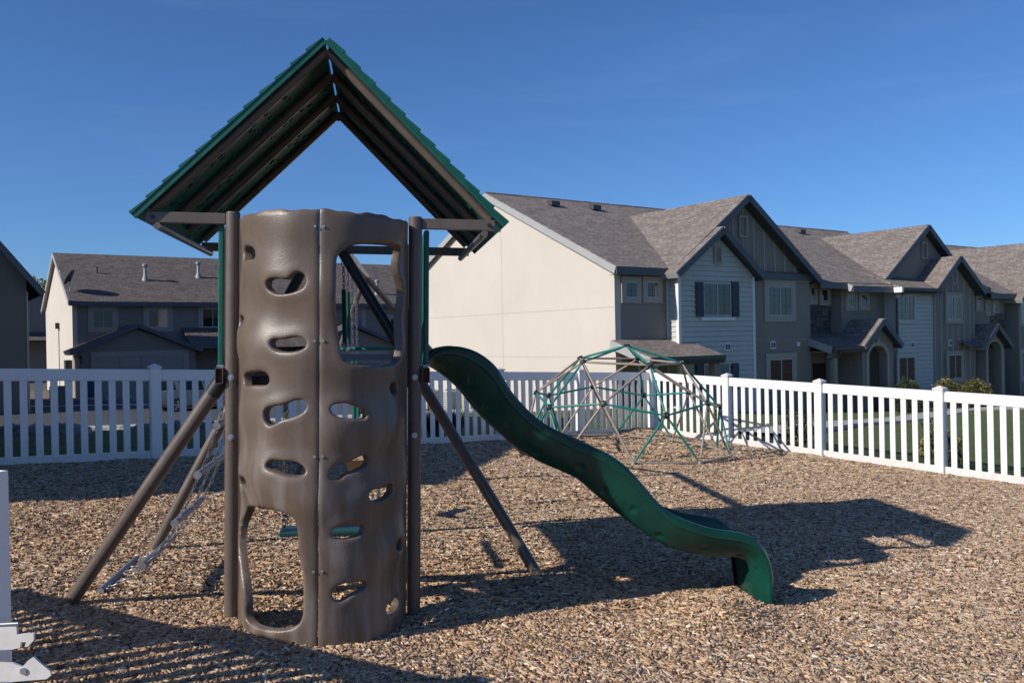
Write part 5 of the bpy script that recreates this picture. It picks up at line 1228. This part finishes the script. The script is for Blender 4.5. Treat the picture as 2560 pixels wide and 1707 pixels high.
def grass_tuft(base, h, n, seed, label):
    rg = random.Random(seed); r = root('ornamental_grass', label, 'grass', tuple(base), 'tall grasses behind the back fence'); vs = []; fs = []
    for k in range(n):
        a = rg.uniform(0, 2 * math.pi); l = h * rg.uniform(0.6, 1.0); sp = rg.uniform(0.05, 0.42) * h; b = np.array(base) + np.array([math.cos(a) * 0.08, math.sin(a) * 0.08, -0.03]); sd = np.array([-math.sin(a), math.cos(a), 0]) * 0.007
        d = np.array([math.cos(a), math.sin(a), 0]); m1 = b + d * sp * 0.35 + ZB * l * 0.6; e = b + d * sp + ZB * l
        o = len(vs); vs += [b - sd, b + sd, m1 + sd, m1 - sd, e]; fs += [(o, o + 1, o + 2, o + 3), (o + 3, o + 2, o + 4)]
    m = MB(); m.add(vs, fs); m.build('blades', mat('tall_grass_%d' % seed, (0.07, 0.075, 0.03), 0.8, 0.4, 5), r, recalc=False)
for i, (x, lab) in enumerate(((1090, 'dark tall grass tuft behind fence near the tower leg'), (1135, 'dark tall grass tuft behind fence, middle one'), (1185, 'dark tall grass tuft behind fence under the slide top'))):
    b = np.append(CORNER - UF * fit_along(CORNER, -UF, x) + VF * 0.6, 0); b[2] = gzf(b[0], b[1]); grass_tuft(b, 0.62, 170, 60 + i, lab)
# tree top far behind the left houses
tb = atY(98, 800, 95.0); tb[2] = -1.5
bush('leafy_tree', 'distant yellow-green tree top above the left houses', tb, (3.4, 3.4, 2.6), 5000, 0.16, [(0.20, 0.21, 0.05), (0.15, 0.17, 0.04), (0.24, 0.22, 0.07)], seed=77, cat='tree', trunk=0.16, trunk_h=5.8)

# ------------------------------------------------------------------ air conditioners, bin, boxes, cars
for i, (x, lab) in enumerate(((1075, 'pale air conditioner box by the cream wall, leftmost'), (1130, 'pale air conditioner box by the cream wall, middle'), (1182, 'pale air conditioner box by the cream wall, rightmost'))):
    o_, _ = H1.pxs(x, 1040, TL0 - 1.2); b = H1.P(TL0 - 1.2, o_, 0); b[2] = gzf(b[0], b[1])
    a = root('air_conditioner', lab, 'air conditioner', tuple(b), 'air conditioners along the cream wall')
    ac = MB().box(b + ZB * 0.42, (0.62, 0.62, 0.80), AXB).build('cabinet', mat('ac_paint_%d' % i, (0.50, 0.48, 0.42), 0.6, 0.1, 3), a, bevel=0.02)
    for k in range(9): MB().box(b + ZB * (0.12 + k * 0.075) - VB * 0.314 - UB * 0, (0.52, 0.008, 0.02), AXB).build('louvre', M['downpipe'], ac); MB().box(b + ZB * (0.12 + k * 0.075) - UB * 0.314, (0.008, 0.52, 0.02), AXB).build('louvre', M['downpipe'], ac)
    MB().tube(b + ZB * 0.825, b + ZB * 0.85, 0.26, n=20).build('fan_grille', M['downpipe'], ac)
def wheelie(x, y, col, lab):
    d0 = H2.px(x, y, GO - 0.8)[0]; b = H2.P(d0, GO - 0.8, 0); b[2] = gzf(b[0], b[1]); r = root('wheelie_bin', lab, 'bin', tuple(b))
    m = MB(); m.prism([b - UB * 0.26 - VB * 0.30, b + UB * 0.26 - VB * 0.30, b + UB * 0.32 - VB * 0.36 + ZB * 1.0, b - UB * 0.32 - VB * 0.36 + ZB * 1.0], VB * 0.66); m.build('body', mat('bin_' + lab[:4], col, 0.5, 0.1, 4), r, bevel=0.02)
    MB().prism([b - UB * 0.34 - VB * 0.4 + ZB * 1.01, b + UB * 0.34 - VB * 0.4 + ZB * 1.01, b + UB * 0.30 - VB * 0.36 + ZB * 1.09, b - UB * 0.30 - VB * 0.36 + ZB * 1.09], VB * 0.78).build('lid', mat('lid_' + lab[:4], tuple(c * 0.8 for c in col), 0.5), r)
    for s in (-1, 1): MB().tube(b + UB * s * 0.28 + VB * 0.30 + ZB * 0.09, b + UB * s * 0.22 + VB * 0.30 + ZB * 0.09, 0.09, n=14).build('wheel', M['rubber'], r, True)
wheelie(225, 985, (0.02, 0.05, 0.16), 'blue wheeled bin by the garage corner')
b = grd(148, 1012); r = root('utility_box', 'grey-green utility cabinet on the verge behind the fence', 'utility box', tuple(b)); ub = MB().box(b + ZB * 0.4, (0.75, 0.6, 0.8), AXB).build('cabinet', mat('utility_paint', (0.12, 0.15, 0.12), 0.6, 0.1, 3), r, bevel=0.02)
MB().prism([b + ZB * 0.805 - UB * 0.40 - VB * 0.33, b + ZB * 0.805 + UB * 0.40 - VB * 0.33, b + ZB * 0.90 + UB * 0.33 - VB * 0.20, b + ZB * 0.90 - UB * 0.33 - VB * 0.20], VB * 0.6).build('lid', M['utility'] if 'utility' in M else mat('utility_lid', (0.14, 0.17, 0.14), 0.6), r)

def car(base, ang, paint, label, seed=0):
    """five-door car, nose toward +x of its own frame"""
    r = root('parked_car', label, 'car', tuple(base), 'cars parked on the drive')
    ca, sa = math.cos(ang), math.sin(ang); ux = np.array([ca, sa, 0]); uy = np.array([-sa, ca, 0]); B0_ = np.array(base, float)
    def Q(x, y, z): return B0_ + ux * x + uy * y + ZB * z
    pm = mat('car_paint_%d' % seed, paint, 0.28, 0.04, 2, metal=0.35)
    st = [(-2.15, 0.42, 0.72, 0.70), (-2.08, 0.30, 0.95, 0.80), (-1.7, 0.24, 1.00, 0.86), (-0.9, 0.20, 0.98, 0.88), (0.2, 0.20, 0.95, 0.88), (1.0, 0.20, 0.93, 0.87), (1.7, 0.24, 0.84, 0.83), (2.08, 0.30, 0.70, 0.74), (2.18, 0.40, 0.58, 0.62)]
    def loft(secs, name, mt, parent, sm=True):
        m = MB(); k = len(secs[0])
        for s_ in secs: m.v += [tuple(p) for p in s_]
        for i in range(len(secs) - 1):
            for j in range(k): m.f.append((i * k + j, i * k + (j + 1) % k, (i + 1) * k + (j + 1) % k, (i + 1) * k + j))
        m.f.append(tuple(range(k))[::-1]); m.f.append(tuple((len(secs) - 1) * k + j for j in range(k))); return m.build(name, mt, parent, sm)
    secs = [[Q(x, -w * 0.86, zb), Q(x, -w, zb + 0.12), Q(x, -w, (zb + zt) / 2), Q(x, -w * 0.96, zt - 0.04), Q(x, -w * 0.88, zt), Q(x, w * 0.88, zt), Q(x, w * 0.96, zt - 0.04), Q(x, w, (zb + zt) / 2), Q(x, w, zb + 0.12), Q(x, w * 0.86, zb)] for x, zb, zt, w in st]
    body_ = loft(secs, 'body', pm, r)
    gs = [(-2.0, 0.97, 0.97, 0.74, 0.74), (-1.55, 0.98, 1.40, 0.80, 0.62), (-0.9, 0.97, 1.48, 0.83, 0.64), (0.1, 0.95, 1.46, 0.83, 0.64), (0.55, 0.94, 1.36, 0.82, 0.62), (1.25, 0.93, 0.95, 0.78, 0.74)]
    loft([[Q(x, -wb, zb), Q(x, -wt, zt), Q(x, wt, zt), Q(x, wb, zb)] for x, zb, zt, wb, wt in gs], 'windows', M['pane_dark'], r, False)
    loft([[Q(x, -wt - 0.01, zt - 0.03), Q(x, -wt + 0.06, zt + 0.025), Q(x, wt - 0.06, zt + 0.025), Q(x, wt + 0.01, zt - 0.03)] for x, zb, zt, wb, wt in gs[1:5]], 'roof', pm, r)
    for sd in (-1, 1):
        for x0, x1 in ((-0.25, -0.20), (-1.38, -1.2), (0.62, 0.75)):
            MB().prism([Q(x0, sd * 0.835, 0.95), Q(x1, sd * 0.835, 0.95), Q(x1 - 0.08, sd * 0.645, 1.45 if x0 < 0.5 else 1.32), Q(x0 - 0.08, sd * 0.645, 1.45 if x0 < 0.5 else 1.32)], uy * sd * 0.012).build('pillar', pm, r)
        MB().box(Q(-2.10, sd * 0.62, 0.80), (0.12, 0.22, 0.16), (ux, uy, ZB)).build('tail_light', mat('tail_red_%d' % seed, (0.35, 0.01, 0.02), 0.25), r, bevel=0.02)
        MB().box(Q(2.06, sd * 0.58, 0.64), (0.16, 0.26, 0.12), (ux, uy, ZB)).build('headlight', M['galv'], r, bevel=0.02)
        mi = MB(); mi.box(Q(0.62, sd * 0.95, 1.0), (0.12, 0.18, 0.12), (ux, uy, ZB)); mi.build('mirror', pm, r, bevel=0.02)
        MB().box(Q(-0.75, sd * 0.885, 0.82), (0.16, 0.03, 0.03), (ux, uy, ZB)).build('door_handle', pm, r); MB().box(Q(0.25, sd * 0.885, 0.80), (0.16, 0.03, 0.03), (ux, uy, ZB)).build('door_handle', pm, r)
        for x in (-1.35, 1.32):
            wh = MB().sweep([Q(x, sd * 0.70, 0.32), Q(x, sd * 0.72, 0.32), Q(x, sd * 0.89, 0.32), Q(x, sd * 0.905, 0.32)], [0.29, 0.32, 0.32, 0.27], 26).build('wheel', M['rubber'], r, True)
            rm_ = MB().tube(Q(x, sd * 0.90, 0.32), Q(x, sd * 0.912, 0.32), 0.215, 0.205, n=24).build('rim', M['downpipe'], wh, True)
            for q in range(5):
                th = 2 * math.pi * q / 5 + 0.3; e_ = ux * math.cos(th) + ZB * math.sin(th); cc_ = Q(x, sd * 0.918, 0.32); MB().beam(cc_, cc_ + e_ * 0.21, 0.055, 0.014, up=uy).build('spoke', M['galv'], wh)
    return r
cb = grd(413, 1031); c0 = cb + np.array([1.0, 0.95, 0]) + 0.35 * np.array([UB[0], UB[1], 0]); c0[2] = gzf(c0[0], c0[1])
car(c0, AB, (0.24, 0.22, 0.23), 'silver grey car parked behind the fence left of the tower', 1)
c1 = c0 + UB * 5.6 + VB * 2.0; c1[2] = gzf(c1[0], c1[1]); car(c1, AB + 0.1, (0.30, 0.02, 0.02), 'red car parked behind the tower, mostly hidden', 2)

# ------------------------------------------------------------------ rock beds behind the back fence
def rocks(name, label, strips, n, seed):
    rg = np.random.default_rng(seed); P = []
    for (xa, ya), (xb, yb), wd in strips:
        a = on_ground(xa, ya)[:2]; b = on_ground(xb, yb)[:2]; t = rg.uniform(0, 1, n); q = a + (b - a) * t[:, None] + VB[:2] * (rg.uniform(-0.5, 0.5, n) * wd)[:, None]; P.append(q)
    P = np.concatenate(P); k = len(P); z = gz(P[:, 0], P[:, 1]); r = rg.lognormal(-2.25, 0.35, k)
    base = np.array([[1, 0, 0], [0, 1, 0], [-1, 0, 0], [0, -1, 0], [0, 0, 1], [0.62, 0.62, 0.5], [-0.62, 0.62, 0.5], [-0.62, -0.62, 0.5], [0.62, -0.62, 0.5]], float)
    V = base[None] * r[:, None, None] * rg.uniform(0.7, 1.25, (k, 9, 3)) * np.array([1, 1, 0.75]); a = rg.uniform(0, 6.28, k); c, s_ = np.cos(a)[:, None], np.sin(a)[:, None]
    X = V[:, :, 0] * c - V[:, :, 1] * s_; Y = V[:, :, 0] * s_ + V[:, :, 1] * c; V = np.stack([X, Y, V[:, :, 2]], 2) + np.concatenate([P, z[:, None] - 0.01], 1)[:, None]
    T3 = np.array([[0, 1, 5], [1, 2, 6], [2, 3, 7], [3, 0, 8], [5, 1, 6], [6, 2, 7], [7, 3, 8], [8, 0, 5], [5, 6, 4], [6, 7, 4], [7, 8, 4], [8, 5, 4]])
    Q = ((np.arange(k) * 9)[:, None, None] + T3).reshape(-1, 3); g = rg.uniform(0.10, 0.30, (k, 1)) * np.array([1, 0.96, 0.9])
    o = np_mesh(name, V.reshape(-1, 3), Q, M['leaf'], np.repeat(g, 9, 0)); tag(o, label, 'rocks', kind='stuff')
rocks('landscape_rocks', 'grey landscaping rocks along the drive behind the back fence', [((30, 1084), (190, 1080), 1.2), ((190, 1074), (560, 1070), 0.4), ((250, 1002), (480, 1004), 0.8)], 420, 5)
